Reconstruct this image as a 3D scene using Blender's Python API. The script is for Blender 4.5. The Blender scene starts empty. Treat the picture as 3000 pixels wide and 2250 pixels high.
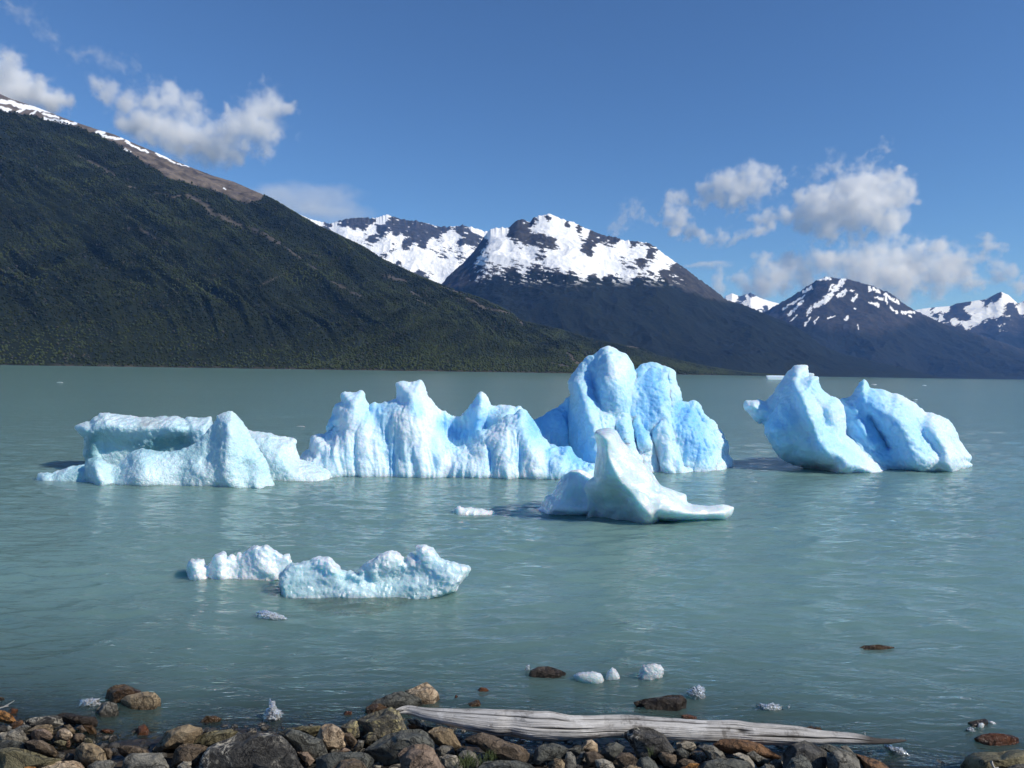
import bpy, math, random
import numpy as np
from mathutils import Vector, Matrix

R = math.radians
scene = bpy.context.scene
COL = scene.collection
rng = np.random.default_rng(7)

# ------------------------------------------------------------------ camera
H = 2.6                       # eye height above the lake, metres
FPX = 2166.0                  # focal length in pixels of the 3000x2250 photo
HOR, ROLL = 1089.0, 0.0149    # horizon row in the middle of the photo, tilt of the horizon
PITCH = math.atan((1125.0 - HOR) / FPX)
CAM = Matrix.Rotation(math.pi / 2 - PITCH, 3, 'X') @ Matrix.Rotation(math.atan(ROLL), 3, 'Z')
CM = np.array(CAM)
C0 = np.array((0.0, 0.0, H))


def ray(px, py):
    """Directions through photo pixels, scaled to advance one metre along +Y."""
    px, py = np.broadcast_arrays(np.asarray(px, float), np.asarray(py, float))
    c = np.stack([(px - 1500) / FPX, -(py - 1125) / FPX, -np.ones(px.shape)], -1)
    d = c @ CM.T
    return d / d[..., 1:2]


def at(px, py, Y):
    d = ray(px, py)
    return C0 + d * np.asarray(Y, float)[..., None]


def on_z(px, py, z=0.0):
    d = ray(px, py)
    return (z - H) / d[..., 2]


def pix(P):
    q = (np.asarray(P) - C0) @ CM
    return 1500 - q[..., 0] / q[..., 2] * FPX, 1125 + q[..., 1] / q[..., 2] * FPX


def Z(x0, y0, k):
    return lambda pts: [(x0 + x * k, y0 + y * k) for x, y in pts]


zA = Z(850, 600, .6103); zB = Z(0, 250, .5244); zC = Z(2000, 780, .4521)
zM = Z(850, 980, .6103); zL = Z(80, 1150, .4521); zR = Z(2100, 1030, .4069)
zS = Z(1280, 1200, .4159); zG = Z(500, 1560, .4159)
zF = [None] + [Z(450 * i, 1950, .2260) for i in range(6)] + [Z(2700, 2050, .1356)]
zK1 = Z(0, 0, .4521); zK2 = Z(1750, 380, .5651)

# ------------------------------------------------------------------ noise
_P = np.random.default_rng(3).permutation(256).astype(np.int64)
_P = np.concatenate([_P, _P, _P])
_G = np.random.default_rng(4).normal(size=(256, 3)); _G /= np.linalg.norm(_G, axis=1)[:, None]


def perlin(p):
    p = np.asarray(p, float)
    i = np.floor(p).astype(np.int64); f = p - i; i &= 255
    u = f * f * f * (f * (f * 6 - 15) + 10)
    out = 0
    for dx in (0, 1):
        for dy in (0, 1):
            for dz in (0, 1):
                h = _P[_P[_P[i[..., 0] + dx] + i[..., 1] + dy] + i[..., 2] + dz]
                g = _G[h]
                w = (u[..., 0] if dx else 1 - u[..., 0]) * (u[..., 1] if dy else 1 - u[..., 1]) * (u[..., 2] if dz else 1 - u[..., 2])
                out = out + w * (g[..., 0] * (f[..., 0] - dx) + g[..., 1] * (f[..., 1] - dy) + g[..., 2] * (f[..., 2] - dz))
    return out * 1.5


def fbm(p, octv=4, gain=.5, lac=2.03, ridged=False):
    p = np.asarray(p, float); a = 1.0; s = 0; n = 0
    for o in range(octv):
        v = perlin(p * lac ** o + o * 17.3)
        if ridged:
            v = 1 - 2 * np.abs(v)
        s = s + a * v; n += a; a *= gain
    return s / n


def smooth(a, b, x):
    t = np.clip((x - a) / (b - a), 0, 1)
    return t * t * (3 - 2 * t)


def seg_dist(X, Y, pts, closed=False):
    """Distance of pixels to a polyline and the nearest point on it."""
    pts = np.asarray(pts, float)
    if len(pts) == 1:
        return np.hypot(X - pts[0, 0], Y - pts[0, 1]), np.broadcast_to(pts[0, 0], X.shape), np.broadcast_to(pts[0, 1], X.shape)
    n = len(pts) if closed else len(pts) - 1
    best = np.full(X.shape, 1e9); bx = np.zeros(X.shape); by = np.zeros(X.shape)
    for i in range(n):
        a, b = pts[i], pts[(i + 1) % len(pts)]
        ab = b - a; L = max(ab @ ab, 1e-9)
        t = np.clip(((X - a[0]) * ab[0] + (Y - a[1]) * ab[1]) / L, 0, 1)
        qx, qy = a[0] + t * ab[0], a[1] + t * ab[1]
        d = np.hypot(X - qx, Y - qy); m = d < best
        best = np.where(m, d, best); bx = np.where(m, qx, bx); by = np.where(m, qy, by)
    return best, bx, by


def inside(X, Y, pts):
    pts = np.asarray(pts, float); r = np.zeros(X.shape, bool)
    for i in range(len(pts)):
        (x1, y1), (x2, y2) = pts[i], pts[i - 1]
        c = ((y1 > Y) != (y2 > Y)) & (X < (x2 - x1) * (Y - y1) / ((y2 - y1) if y2 != y1 else 1e-9) + x1)
        r ^= c
    return r


# ------------------------------------------------------------------ mesh and object helpers
def mesh_np(name, V, F, smooth_shade=True):
    me = bpy.data.meshes.new(name)
    V = np.ascontiguousarray(V, np.float32); F = np.ascontiguousarray(F, np.int32)
    k = F.shape[1]
    me.vertices.add(len(V)); me.vertices.foreach_set('co', V.ravel())
    me.loops.add(F.size); me.loops.foreach_set('vertex_index', F.ravel())
    me.polygons.add(len(F)); me.polygons.foreach_set('loop_start', np.arange(0, F.size, k, dtype=np.int32))
    me.update(calc_edges=True); me.validate()
    if smooth_shade:
        me.polygons.foreach_set('use_smooth', np.ones(len(me.polygons), bool))
    return me


def attr(me, name, val):
    a = me.attributes.new(name, 'FLOAT', 'POINT')
    a.data.foreach_set('value', np.ascontiguousarray(val, np.float32).ravel())


def coords(me):
    v = np.empty(len(me.vertices) * 3, np.float32); me.vertices.foreach_get('co', v)
    return v.reshape(-1, 3).astype(float)


def normals(me):
    v = np.empty(len(me.vertices) * 3, np.float32); me.vertex_normals.foreach_get('vector', v)
    return v.reshape(-1, 3).astype(float)


def put(name, me, mat=None, label=None, cat=None, group=None, kind=None, parent=None, origin=None):
    if origin is not None:
        me.transform(Matrix.Translation(-Vector(origin)))
    o = bpy.data.objects.new(name, me); COL.objects.link(o)
    if origin is not None:
        o.location = origin
    if mat:
        me.materials.clear(); me.materials.append(mat)
    if label: o['label'] = label
    if cat: o['category'] = cat
    if group: o['group'] = group
    if kind: o['kind'] = kind
    if parent: o.parent = parent
    return o


def remesh(V, F, size, steps=0):
    me = mesh_np('tmp', V, F)
    o = bpy.data.objects.new('tmp', me); COL.objects.link(o)
    m = o.modifiers.new('r', 'REMESH'); m.mode = 'VOXEL'; m.voxel_size = size
    if steps:
        s = o.modifiers.new('s', 'SMOOTH'); s.factor = .5; s.iterations = steps
    dg = bpy.context.evaluated_depsgraph_get(); dg.update()
    out = bpy.data.meshes.new_from_object(o.evaluated_get(dg))
    bpy.data.objects.remove(o); bpy.data.meshes.remove(me)
    out.polygons.foreach_set('use_smooth', np.ones(len(out.polygons), bool))
    return out


_ico = {}


def ico(n):
    if n not in _ico:
        import bmesh
        bm = bmesh.new(); bmesh.ops.create_icosphere(bm, subdivisions=n, radius=1)
        V = np.array([v.co for v in bm.verts]); F = np.array([[v.index for v in f.verts] for f in bm.faces]); bm.free()
        _ico[n] = (V, F)
    return _ico[n]


# ------------------------------------------------------------------ materials
class NT:
    def __init__(self, name, volume=False):
        self.m = bpy.data.materials.new(name); self.m.use_nodes = True
        self.t = self.m.node_tree; self.t.nodes.clear()
        self.out = self.t.nodes.new('ShaderNodeOutputMaterial')

    def n(self, typ, ins=None, **props):
        nd = self.t.nodes.new('ShaderNode' + typ)
        for k, v in props.items():
            setattr(nd, k, v)
        for k, v in (ins or {}).items():
            s = nd.inputs[k]
            if hasattr(v, 'is_output') or isinstance(v, bpy.types.NodeSocket):
                self.t.links.new(v, s)
            else:
                s.default_value = v
        return nd

    def math(self, op, a, b=0.0, c=None, clamp=False):
        i = {0: a, 1: b}
        if c is not None: i[2] = c
        return self.n('Math', i, operation=op, use_clamp=clamp).outputs[0]

    def mix(self, f, a, b):
        nd = self.n('Mix', {0: f, 6: a, 7: b}, data_type='RGBA')
        return nd.outputs[2]

    def noise(self, vec, scale, detail=4, rough=.55, dist=0.0, out='Fac'):
        return self.n('TexNoise', {'Vector': vec, 'Scale': scale, 'Detail': detail, 'Roughness': rough, 'Distortion': dist}).outputs[out]

    def ramp(self, f, a, b):
        return self.n('MapRange', {0: f, 1: a, 2: b, 3: 0.0, 4: 1.0}, interpolation_type='SMOOTHSTEP').outputs[0]

    def scaled(self, vec, s):
        return self.n('VectorMath', {0: vec, 1: s}, operation='MULTIPLY').outputs[0]

    def attr(self, name):
        return self.n('Attribute', attribute_name=name).outputs['Fac']

    def obj(self):
        return self.n('TexCoord').outputs['Object']

    def pos(self):
        return self.n('NewGeometry').outputs['Position']

    def surf(self, s):
        self.t.links.new(s, self.out.inputs['Surface']); return self.m

    def bump(self, h, strength=1.0, dist=1.0, normal=None):
        i = {'Strength': strength, 'Distance': dist, 'Height': h}
        if normal is not None: i['Normal'] = normal
        return self.n('Bump', i).outputs[0]


def rgb(r, g, b): return (r, g, b, 1.0)


# ------------------------------------------------------------------ world, sun, camera
SUN_EL, SUN_AZ = R(37), R(25)           # azimuth: how far behind the camera's right side
to_sun = Vector((math.cos(SUN_EL) * math.cos(SUN_AZ), -math.cos(SUN_EL) * math.sin(SUN_AZ), math.sin(SUN_EL)))
w = bpy.data.worlds.new('World'); scene.world = w; w.use_nodes = True
nt = w.node_tree; bg = nt.nodes['Background']
sky = nt.nodes.new('ShaderNodeTexSky'); sky.sky_type = 'NISHITA'; sky.sun_disc = False
sky.sun_elevation = SUN_EL; sky.sun_rotation = R(90) + SUN_AZ
sky.altitude = 800; sky.air_density = 1.0; sky.dust_density = 0.0; sky.ozone_density = 11.0
nt.links.new(sky.outputs[0], bg.inputs[0]); bg.inputs[1].default_value = 0.122

sl = bpy.data.lights.new('sun', 'SUN'); sl.energy = 4.2; sl.angle = R(.53); sl.color = (1.0, .95, .87)
so = bpy.data.objects.new('sun', sl); COL.objects.link(so)
so.rotation_euler = to_sun.to_track_quat('Z', 'Y').to_euler()

cd = bpy.data.cameras.new('camera'); cd.sensor_width = 36; cd.lens = 36 * FPX / 3000; cd.clip_end = 120000; cd.clip_start = .05
co = bpy.data.objects.new('camera', cd); COL.objects.link(co)
co.matrix_world = Matrix.Translation((0, 0, H)) @ CAM.to_4x4(); scene.camera = co

scene.view_settings.view_transform = 'Standard'; scene.view_settings.look = 'None'
scene.view_settings.exposure = 0; scene.view_settings.gamma = 1
cy = scene.cycles
cy.use_denoising = True; cy.max_bounces = 10; cy.diffuse_bounces = 3; cy.glossy_bounces = 3; cy.transmission_bounces = 6
cy.volume_bounces = 10; cy.transparent_max_bounces = 12; cy.caustics_reflective = False; cy.caustics_refractive = False
cy.volume_step_rate = 1.0; cy.volume_max_steps = 512; cy.adaptive_threshold = .012; cy.sample_clamp_indirect = 6

# ------------------------------------------------------------------ shore profile, lake bed, water
_wl = [(-900, 2090), (0, 2105), (190, 2132), (285, 2180), (440, 2180), (520, 2152), (640, 2140), (1000, 2135), (1180, 2140), (1500, 2165), (1900, 2190), (2250, 2205), (2480, 2235), (2700, 2275), (3000, 2300), (3900, 2330)]
_wx = np.array([on_z(*p) * ray(*p)[0] for p in _wl]); _wy = np.array([on_z(*p) for p in _wl])


def ground(x, y):
    d = np.interp(x, _wx, _wy) - y               # metres up the beach from the water's edge
    up = np.minimum(d, 1.2) * .05 + np.maximum(d - 1.2, 0) * .05
    dn = np.maximum(d, -2.5) * .13 + np.clip(d + 2.5, -12, 0) * .3
    return np.where(d > 0, up, dn)


def grid_faces(r, c):
    i = np.arange(r - 1)[:, None] * c + np.arange(c - 1)[None]
    return np.stack([i, i + 1, i + 1 + c, i + c], -1).reshape(-1, 4)


# one ground sheet: beach under the boulders running down into the lake bed
gy = np.concatenate([np.linspace(-60, 2.5, 26), np.linspace(2.6, 9, 260), np.linspace(9.2, 40, 60), [60, 200, 2000, 20500]])
gt = np.concatenate([[-16000, -3000, -300, -60], np.linspace(-12, 12, 620), [60, 300, 3000, 16000]])
GX, GY = np.meshgrid(gt, gy)
GZ = ground(GX, GY) + .035 * fbm(np.stack([GX * 2.3, GY * 2.3, GX * 0], -1), 4) * (np.abs(GX) < 12) * (GY < 9)
shore_me = mesh_np('shore', np.stack([GX, GY, GZ], -1).reshape(-1, 3), grid_faces(len(gy), len(gt)))

n = NT('wet_gravel')
p = n.pos()
v = n.n('TexVoronoi', {'Vector': p, 'Scale': 22.0})
base = n.mix(n.noise(p, 3.0, 5), rgb(.012, .011, .010), rgb(.04, .032, .024))
base = n.mix(n.ramp(v.outputs['Color'], .55, .8), base, rgb(.065, .05, .036))
b = n.n('BsdfPrincipled', {'Base Color': base, 'Roughness': .55, 'Normal': n.bump(v.outputs['Distance'], .8, .02)})
put('shore', shore_me, n.surf(b.outputs[0]), kind='structure')

# the lake: one sheet to the far shores, real waves near the camera
py = np.concatenate([np.arange(2420, 1100, -1.6), np.array([1097., 1095, 1093.5, 1092.3, 1091.4, 1090.8])])
ly = H * FPX / (py - HOR)
ly = np.concatenate([ly[ly < 20500], [20500.]])
lt = np.concatenate([[-3.2, -2, -1.5], np.linspace(-1.15, 1.15, 1300), [1.5, 2, 3.2]])
LX = ly[:, None] * lt[None]; LX = np.clip(LX, -16000, 16000); LY = np.repeat(ly[:, None], len(lt), 1)
dy = np.gradient(ly)[:, None]
LZ = np.zeros(LX.shape)
near = ly < 160
wx, wy = LX[near], LY[near]
wob = .5 * fbm(np.stack([wx * .25, wy * .25, wx * 0 + 5], -1), 2)
for wl, amp, ang, st in ((2.6, .026, -7, .24), (1.25, .024, 4, .26), (.62, .027, -9, .30), (.33, .024, 6, .34), (.19, .013, -5, .4)):
    a = R(ang); u = wx * math.cos(a) + wy * math.sin(a); vv = -wx * math.sin(a) + wy * math.cos(a)
    q = np.stack([u * st / wl, (vv + wob * wl) / wl, wx * 0 + wl * 7], -1)
    h = 1 - 2 * np.abs(perlin(q)); h = h * .7 + perlin(q * 1.7 + 9) * .5
    LZ[near] += amp * h * smooth(1.1, .45, dy[near] / wl)
gust = .7 + .6 * smooth(-.3, .4, fbm(np.stack([wx * .12, wy * .12, wx * 0 + 2], -1), 3))
calm = smooth(.0, 1.6, LY[near] - np.interp(wx, _wx, _wy))        # the water goes slack among the stones
LZ[near] = (LZ[near] - LZ[near].mean()) * gust * (.35 + .65 * calm)
lake_me = mesh_np('lake', np.stack([LX, LY, LZ], -1).reshape(-1, 3), grid_faces(len(ly), len(lt)))
depth = np.maximum(-ground(LX, LY), 0)
clear0 = np.exp(-depth * 5.0)
attr(lake_me, 'clear', clear0.ravel())

n = NT('glacial_water')
p = n.pos()
a1 = n.noise(n.scaled(p, (.3, 1.0, 1.0)), 1.6, 3, .6, .8)
a2 = n.noise(n.scaled(p, (.32, 1.0, 1.0)), 6.0, 3, .6, .6)
a3 = n.noise(n.scaled(p, (.4, 1.0, 1.0)), 19.0, 2, .6, .3)
hgt = n.math('ADD', n.math('MULTIPLY', a1, .05), n.math('ADD', n.math('MULTIPLY', a2, .030), n.math('MULTIPLY', a3, .010)))
nor = n.bump(hgt, 1.0, 1.0)
big = n.noise(n.scaled(p, (.02, .05, 1)), 1.0, 4, .6)
body = n.mix(big, rgb(.138, .246, .226), rgb(.160, .268, .242))
dif = n.n('SubsurfaceScattering', {'Color': body, 'Scale': .4, 'Radius': (.5, .9, 1.0), 'Normal': n.bump(hgt, .5, 1.0)}, falloff='BURLEY')      # silty water: light spreads under the surface
clr = n.n('BsdfTransparent', {'Color': rgb(.62, .60, .50)})
s1 = n.n('MixShader', {0: n.math('MULTIPLY', n.attr('clear'), .93), 1: dif.outputs[0], 2: clr.outputs[0]})
fr = n.n('Fresnel', {'IOR': 1.333, 'Normal': nor})
gl = n.n('BsdfGlossy', {'Color': rgb(1, 1, 1), 'Roughness': .06, 'Normal': nor})
s2 = n.n('MixShader', {0: n.math('MINIMUM', fr.outputs[0], .52), 1: s1.outputs[0], 2: gl.outputs[0]})
put('lake', lake_me, n.surf(s2.outputs[0]), kind='structure')
# ------------------------------------------------------------------ mountains
def shore_row(px): return HOR + (np.asarray(px, float) - 1500) * ROLL


def idw(X, Y, pts, pw=3.0):
    num = np.zeros(X.shape); den = np.zeros(X.shape)
    for q in pts:
        wgt = 1.0 / ((X - q[0]) ** 2 + (Y - q[1]) ** 2 + 20.0) ** (pw / 2)
        num += wgt * q[2]; den += wgt
    return num / den


def strokes_at(X, Y, strokes, wob=0.0):
    out = np.zeros(X.shape)
    for pts, wd in strokes:
        d, _, _ = seg_dist(X, Y, pts)
        out = np.maximum(out, 1 - (d / wd) + wob)
    return out


def terrain(sil, Dc, Db, px0, px1, cols, rows, g=1.15, amp=30., L=400., crest=.12, octv=6, zfoot=-6., gully=None, jagged=4.):
    """A mountainside from the water up to its skyline and down the far side."""
    px = np.linspace(px0, px1, cols)
    s = np.concatenate([np.linspace(0, 1, rows), 1 + np.linspace(.03, .5, 14)])
    sx, sy = np.array(sil).T
    pc = np.interp(px, sx, sy)
    jag = perlin(np.stack([px / 9, px * 0, px * 0 + L], -1)) * 2.2 + perlin(np.stack([px / 3.7, px * 0, px * 0 + L], -1)) * 1.0
    pc = pc + jag * crest * jagged
    dc = np.interp(px, *zip(*Dc)) if isinstance(Dc, list) else np.full(cols, float(Dc))
    db = np.interp(px, *zip(*Db)) if isinstance(Db, list) else np.full(cols, float(Db))
    zc = H + dc * ray(px, pc)[:, 2]
    S = s[:, None]
    Y = db + (dc - db) * S
    up = np.minimum(S, 1)
    pm = pc                                        # small summits do not run straight down the slope
    base_z = [zc]; zc0 = zc
    for k in (.03, .1):
        w_ = max(int(cols * k), 3); ker = np.hanning(w_ + 2)[1:-1]; ker /= ker.sum()
        base_z.append(np.convolve(np.pad(zc, w_, mode='edge'), ker, 'same')[w_:-w_])
    a_ = smooth(.9, 1.0, up); b_ = smooth(.45, .9, up)
    zc = (base_z[0] * a_ + base_z[1] * (1 - a_)) * b_ + base_z[2] * (1 - b_)
    Zz = zfoot + (zc - zfoot) * (up ** g) - np.maximum(S - 1, 0) * 1.5 * np.maximum(zc, 50)
    rowpx = shore_row(px) + (pc - shore_row(px)) * up
    X = Y * ray(np.broadcast_to(px, rowpx.shape), rowpx)[..., 0]
    win = smooth(0, .12, S) * (1 - smooth(.8, 1, S) * (1 - crest))
    q = np.stack([X, Y, Zz * .4], -1) / L
    disp = amp * fbm(q, octv, .52, ridged=True) + amp * .6 * fbm(q * .4 + 31, 3)
    if gully is not None:
        c, al, ga = gully
        u = (rowpx - c * px) / al; t = (px + c * rowpx) / (al * 8)
        wq = np.stack([u + .5 * fbm(q * .5, 2), t, u * 0], -1)
        disp += ga * fbm(wq, 4, .55, ridged=True)
    Zz = Zz + disp * win * np.minimum(zc / 400, 1)
    lim = H + Y * ((zc0 - H) / dc) - 14. * (1 - np.minimum(S, 1)) * (zc0 > 60)          # nothing in front hides the skyline
    Zz = np.where(S <= 1, np.minimum(Zz, lim), Zz)
    V = np.stack([X, Y, Zz], -1)
    PX, PY = pix(V)
    return V, PX, PY, len(s), cols


def ruggedness(V, r, c):
    """Lean of each spot against its surroundings: cliffs negative, ledges and gully floors positive."""
    V = V.reshape(r, c, 3)
    nrm = np.cross(np.gradient(V, axis=1), np.gradient(V, axis=0)); nrm /= np.maximum(np.linalg.norm(nrm, axis=2), 1e-9)[..., None]
    z = np.abs(nrm[..., 2])
    b = z.copy()
    for ax in (0, 1):
        ker = np.hanning(33)[1:-1]; ker /= ker.sum()
        b = np.apply_along_axis(lambda v: np.convolve(np.pad(v, 16, mode='edge'), ker, 'same')[16:-16], ax, b)
    return z - b


def fine(PX, PY, sx, sy, seed, octv=4):
    return fbm(np.stack([PX / sx, PY / sy, PX * 0 + seed], -1), octv, .6)


def mountain_mat(name, forest, rock1, rock2, tree=9.0, snow_col=(.86, .88, .92)):
    n = NT(name); p = n.pos()
    v = n.n('TexVoronoi', {'Vector': p, 'Scale': 1.0 / tree})
    nz = n.noise(p, .004, 6, .6)
    f = n.mix(n.ramp(nz, .35, .65), rgb(*forest[0]), rgb(*forest[1]))
    f = n.mix(n.math('MULTIPLY', n.ramp(v.outputs['Color'], .3, 1.0), .6), f, rgb(*forest[2]))
    r = n.mix(n.ramp(n.noise(p, .012, 7, .65, .5), .3, .7), rgb(*rock1), rgb(*rock2))
    c = n.mix(n.attr('bare'), f, r)
    c = n.mix(n.attr('snow'), c, rgb(*snow_col))
    hb = n.math('MULTIPLY', v.outputs['Distance'], n.math('SUBTRACT', 1.0, n.attr('bare')))
    hb = n.math('ADD', n.math('MULTIPLY', hb, -.6), n.math('MULTIPLY', n.noise(p, .05, 6, .7), n.math('SUBTRACT', 1.3, n.attr('snow'))))
    b = n.n('BsdfPrincipled', {'Base Color': c, 'Roughness': .9, 'Specular IOR Level': .15, 'Normal': n.bump(hb, .45, tree * .8)})
    return n.surf(b.outputs[0])


def mountain(name, V, r, c, bare, snow, mat):
    me = mesh_np(name, V.reshape(-1, 3), grid_faces(r, c))
    attr(me, 'bare', bare.ravel()); attr(me, 'snow', snow.ravel())
    return put(name, me, mat, kind='structure')


# --- the near forested mountain on the left
silL = [(-1500, 40), (-700, 130), (-300, 215)] + zB([(0, 48), (60, 75), (200, 120), (390, 195), (540, 245), (640, 275), (740, 320), (860, 370), (960, 415), (1060, 455), (1190, 505), (1310, 540), (1400, 580), (1470, 610), (1560, 660), (1660, 720), (1780, 790)]) \
    + zA([(200, 132), (345, 200), (440, 260), (520, 300), (620, 345), (720, 385), (800, 415), (900, 445), (1000, 490), (1060, 520), (1110, 560), (1200, 580), (1300, 602), (1420, 640), (1530, 665), (1650, 680), (1690, 690), (1760, 725), (1850, 745), (2000, 780), (2212, 812)]) + [(2420, 1105)]
VL, PX, PY, r_, c_ = terrain(silL, [(-1500, 4600), (0, 4300), (1500, 4600), (2300, 5200)], [(-1500, 1700), (0, 1900), (1000, 2300), (1700, 3000), (2300, 4700)], -900, 2420, 1150, 420, g=1.05, amp=30, L=420, crest=.1, gully=(.62, 130., 115.))
tl = zB([(-1200, -190), (-500, -20), (0, 140), (220, 180), (430, 230), (530, 270), (640, 320), (740, 385), (830, 445), (930, 510), (1050, 545), (1200, 590), (1290, 630), (1380, 655), (1450, 650), (1475, 612)])
tlx, tly = np.array(tl).T
nzA = fine(PX, PY, 40, 30, 1)
above = np.interp(PX, tlx, tly, right=-500) - PY + 9 * nzA
bareL = smooth(-3, 3, above)
pale = strokes_at(PX, PY, [(zB(a), b) for a, b in [([(480, 415), (560, 455), (640, 505)], 9), ([(700, 560), (760, 575)], 5), ([(860, 600), (940, 615)], 5), ([(960, 625), (1010, 620)], 7), ([(1050, 615), (1120, 650), (1190, 715), (1250, 740), (1340, 785)], 17), ([(1390, 790), (1470, 830), (1560, 885)], 14), ([(1590, 900), (1680, 970)], 7), ([(1720, 1000), (1770, 1030)], 7), ([(680, 800), (720, 800)], 6), ([(780, 800), (860, 850), (940, 890)], 6), ([(1470, 1110), (1590, 1050)], 5), ([(20, 730), (70, 740)], 5), ([(430, 390), (520, 440)], 4)]]
                  + [(zA(a), b) for a, b in [([(450, 340), (560, 370)], 9), ([(560, 410), (620, 440)], 8), ([(610, 460), (650, 475)], 7), ([(850, 450), (940, 500), (1050, 520)], 11), ([(1090, 545), (1115, 570)], 8), ([(430, 330), (500, 345)], 6), ([(720, 390), (830, 430)], 7), ([(200, 370), (340, 440)], 8), ([(100, 240), (160, 250)], 6), ([(1600, 675), (1680, 690)], 8), ([(1230, 585), (1300, 600)], 5)]], 1.1 * fine(PX, PY, 16, 11, 9))
bareL = np.maximum(bareL, smooth(.45, .8, pale) * .6)
mud = smooth(6, 1, shore_row(PX) - PY)
bareL = np.maximum(bareL, mud * .4 * smooth(-.3, .3, fine(PX, PY, 60, 30, 44)))
snL = strokes_at(PX + 8 * fine(PX, PY, 22, 16, 73), PY + 7 * fine(PX, PY, 22, 16, 74), [(zB(a), b * 1.15) for a, b in [([(-500, -60), (-200, 40), (-40, 85), (60, 95), (130, 120), (200, 130), (280, 143)], 8), ([(-20, 115), (50, 140)], 6), ([(100, 150), (140, 130)], 5), ([(170, 160), (200, 145)], 3), ([(240, 158), (330, 180)], 4), ([(250, 185), (340, 200), (420, 213)], 5.5), ([(545, 262), (580, 265)], 8), ([(560, 280), (640, 295), (690, 303)], 4.5), ([(700, 310), (760, 345), (830, 375)], 4), ([(700, 355), (725, 372)], 3.5), ([(870, 380), (920, 400), (975, 430)], 4), ([(990, 435), (1055, 457)], 2), ([(1245, 570), (1255, 580)], 2)]], .5 * fine(PX, PY, 14, 8, 5))
snowL = smooth(.25, .4, snL)
mL = mountain_mat('forested_slope', ((.010, .015, .008), (.014, .020, .010), (.018, .024, .012)), (.060, .052, .047), (.195, .162, .132))
mountain('mountain', VL.reshape(r_, c_, 3), r_, c_, bareL, snowL, mL)

# the low spur in front of it
silS = [(800, 1078), (900, 1040), (1000, 990), (1100, 935)] + zA([(560, 492), (660, 525), (750, 560), (900, 610), (1050, 650), (1200, 690), (1330, 705), (1390, 714), (1420, 735), (1440, 790), (1450, 812)]) + [(1760, 1098)]
VS, PXs, PYs, rs_, cs_ = terrain(silS, [(800, 2700), (1200, 2800), (1760, 3150)], [(800, 2150), (1200, 2250), (1760, 2600)], 800, 1755, 420, 160, g=1.0, amp=14, L=260, crest=.25)
bareS = np.maximum(smooth(.4, .8, strokes_at(PXs, PYs, [(zA([(1330, 715), (1380, 760)]), 10), (zA([(1250, 760), (1400, 790)]), 6)], 1.2 * fine(PXs, PYs, 14, 10, 61))), smooth(5, 1, shore_row(PXs) - PYs) * .4)
mountain('mountain', VS, rs_, cs_, bareS * .8, np.zeros(PXs.shape), mL)


def sow(V, bare, snow, PXv, rows, cols, n):
    k = n * 2
    ri = rng.uniform(0, rows, k); ci = rng.uniform(0, cols - 1.01, k)
    i0, j0 = ri.astype(int), ci.astype(int); fi, fj = (ri - i0)[:, None], (ci - j0)[:, None]
    T = (V[i0, j0] * (1 - fi) * (1 - fj) + V[i0 + 1, j0] * fi * (1 - fj) + V[i0, j0 + 1] * (1 - fi) * fj + V[i0 + 1, j0 + 1] * fi * fj)
    keep = (bare[i0, j0] < .3 + .3 * rng.random(k)) & (snow[i0, j0] < .2) & (PXv[i0, j0] > -250) & (T[:, 2] > 1.5)
    return T[keep][:n]


# trees covering both: one mass of crowns
Tp = np.concatenate([sow(VL, bareL, snowL, PX, 415, c_, 92000), sow(VS, bareS, bareS * 0, PXs, 158, cs_, 14000)])
oc = np.array([(0, 0, 1), (1, 0, .5), (0, 1, .42), (-1, 0, .5), (0, -1, .45), (.6, .6, .78), (-.6, .6, .72), (-.6, -.6, .8), (.6, -.6, .75), (0, 0, 0)], float)
of = np.array([(0, 8, 5), (0, 5, 6), (0, 6, 7), (0, 7, 8), (1, 5, 8), (5, 2, 6), (6, 3, 7), (7, 4, 8), (5, 1, 2), (6, 2, 3), (7, 3, 4), (8, 4, 1), (9, 2, 1), (9, 3, 2), (9, 4, 3), (9, 1, 4)])
m = len(Tp)
rad = rng.uniform(2.0, 4.6, m) * (1 + .25 * (Tp[:, 1] > 3000)); hgt_ = rad * rng.uniform(1.3, 2.1, m)
tw = rng.uniform(0, 6.28, m)
jit = 1 + rng.uniform(-.3, .3, (m, 10, 3))
pts = oc[None] * jit * np.stack([rad, rad, hgt_], -1)[:, None]
ct, st = np.cos(tw)[:, None], np.sin(tw)[:, None]
pts = np.stack([pts[..., 0] * ct - pts[..., 1] * st, pts[..., 0] * st + pts[..., 1] * ct, pts[..., 2]], -1) + Tp[:, None] - np.array((0, 0, 1.5))
fo = mesh_np('forest', pts.reshape(-1, 3), (of[None] + (np.arange(m) * 10)[:, None, None]).reshape(-1, 3), False)
tone = np.clip(rng.normal(.36, .07, m) + 1.5 * fbm(np.stack([(Tp[:, 0] + Tp[:, 2]) / 420., (Tp[:, 2] - .6 * Tp[:, 0]) / 110., Tp[:, 1] / 400.], -1), 4) + .45 * smooth(150, 20, Tp[:, 2]), 0, 1)
attr(fo, 'tone', np.repeat(tone, 10)); attr(fo, 'dead', np.repeat((rng.random(m) < .045 + .06 * smooth(.1, .5, fbm(Tp / 300. + 40, 2))).astype(float), 10))
n = NT('beech_canopy')
c = n.mix(n.attr('tone'), rgb(.012, .0185, .008), rgb(.050, .064, .023))
c = n.mix(n.attr('dead'), c, rgb(.055, .053, .042))
b = n.n('BsdfPrincipled', {'Base Color': c, 'Roughness': .85, 'Specular IOR Level': .15})
put('forest', fo, n.surf(b.outputs[0]), kind='stuff')

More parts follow.
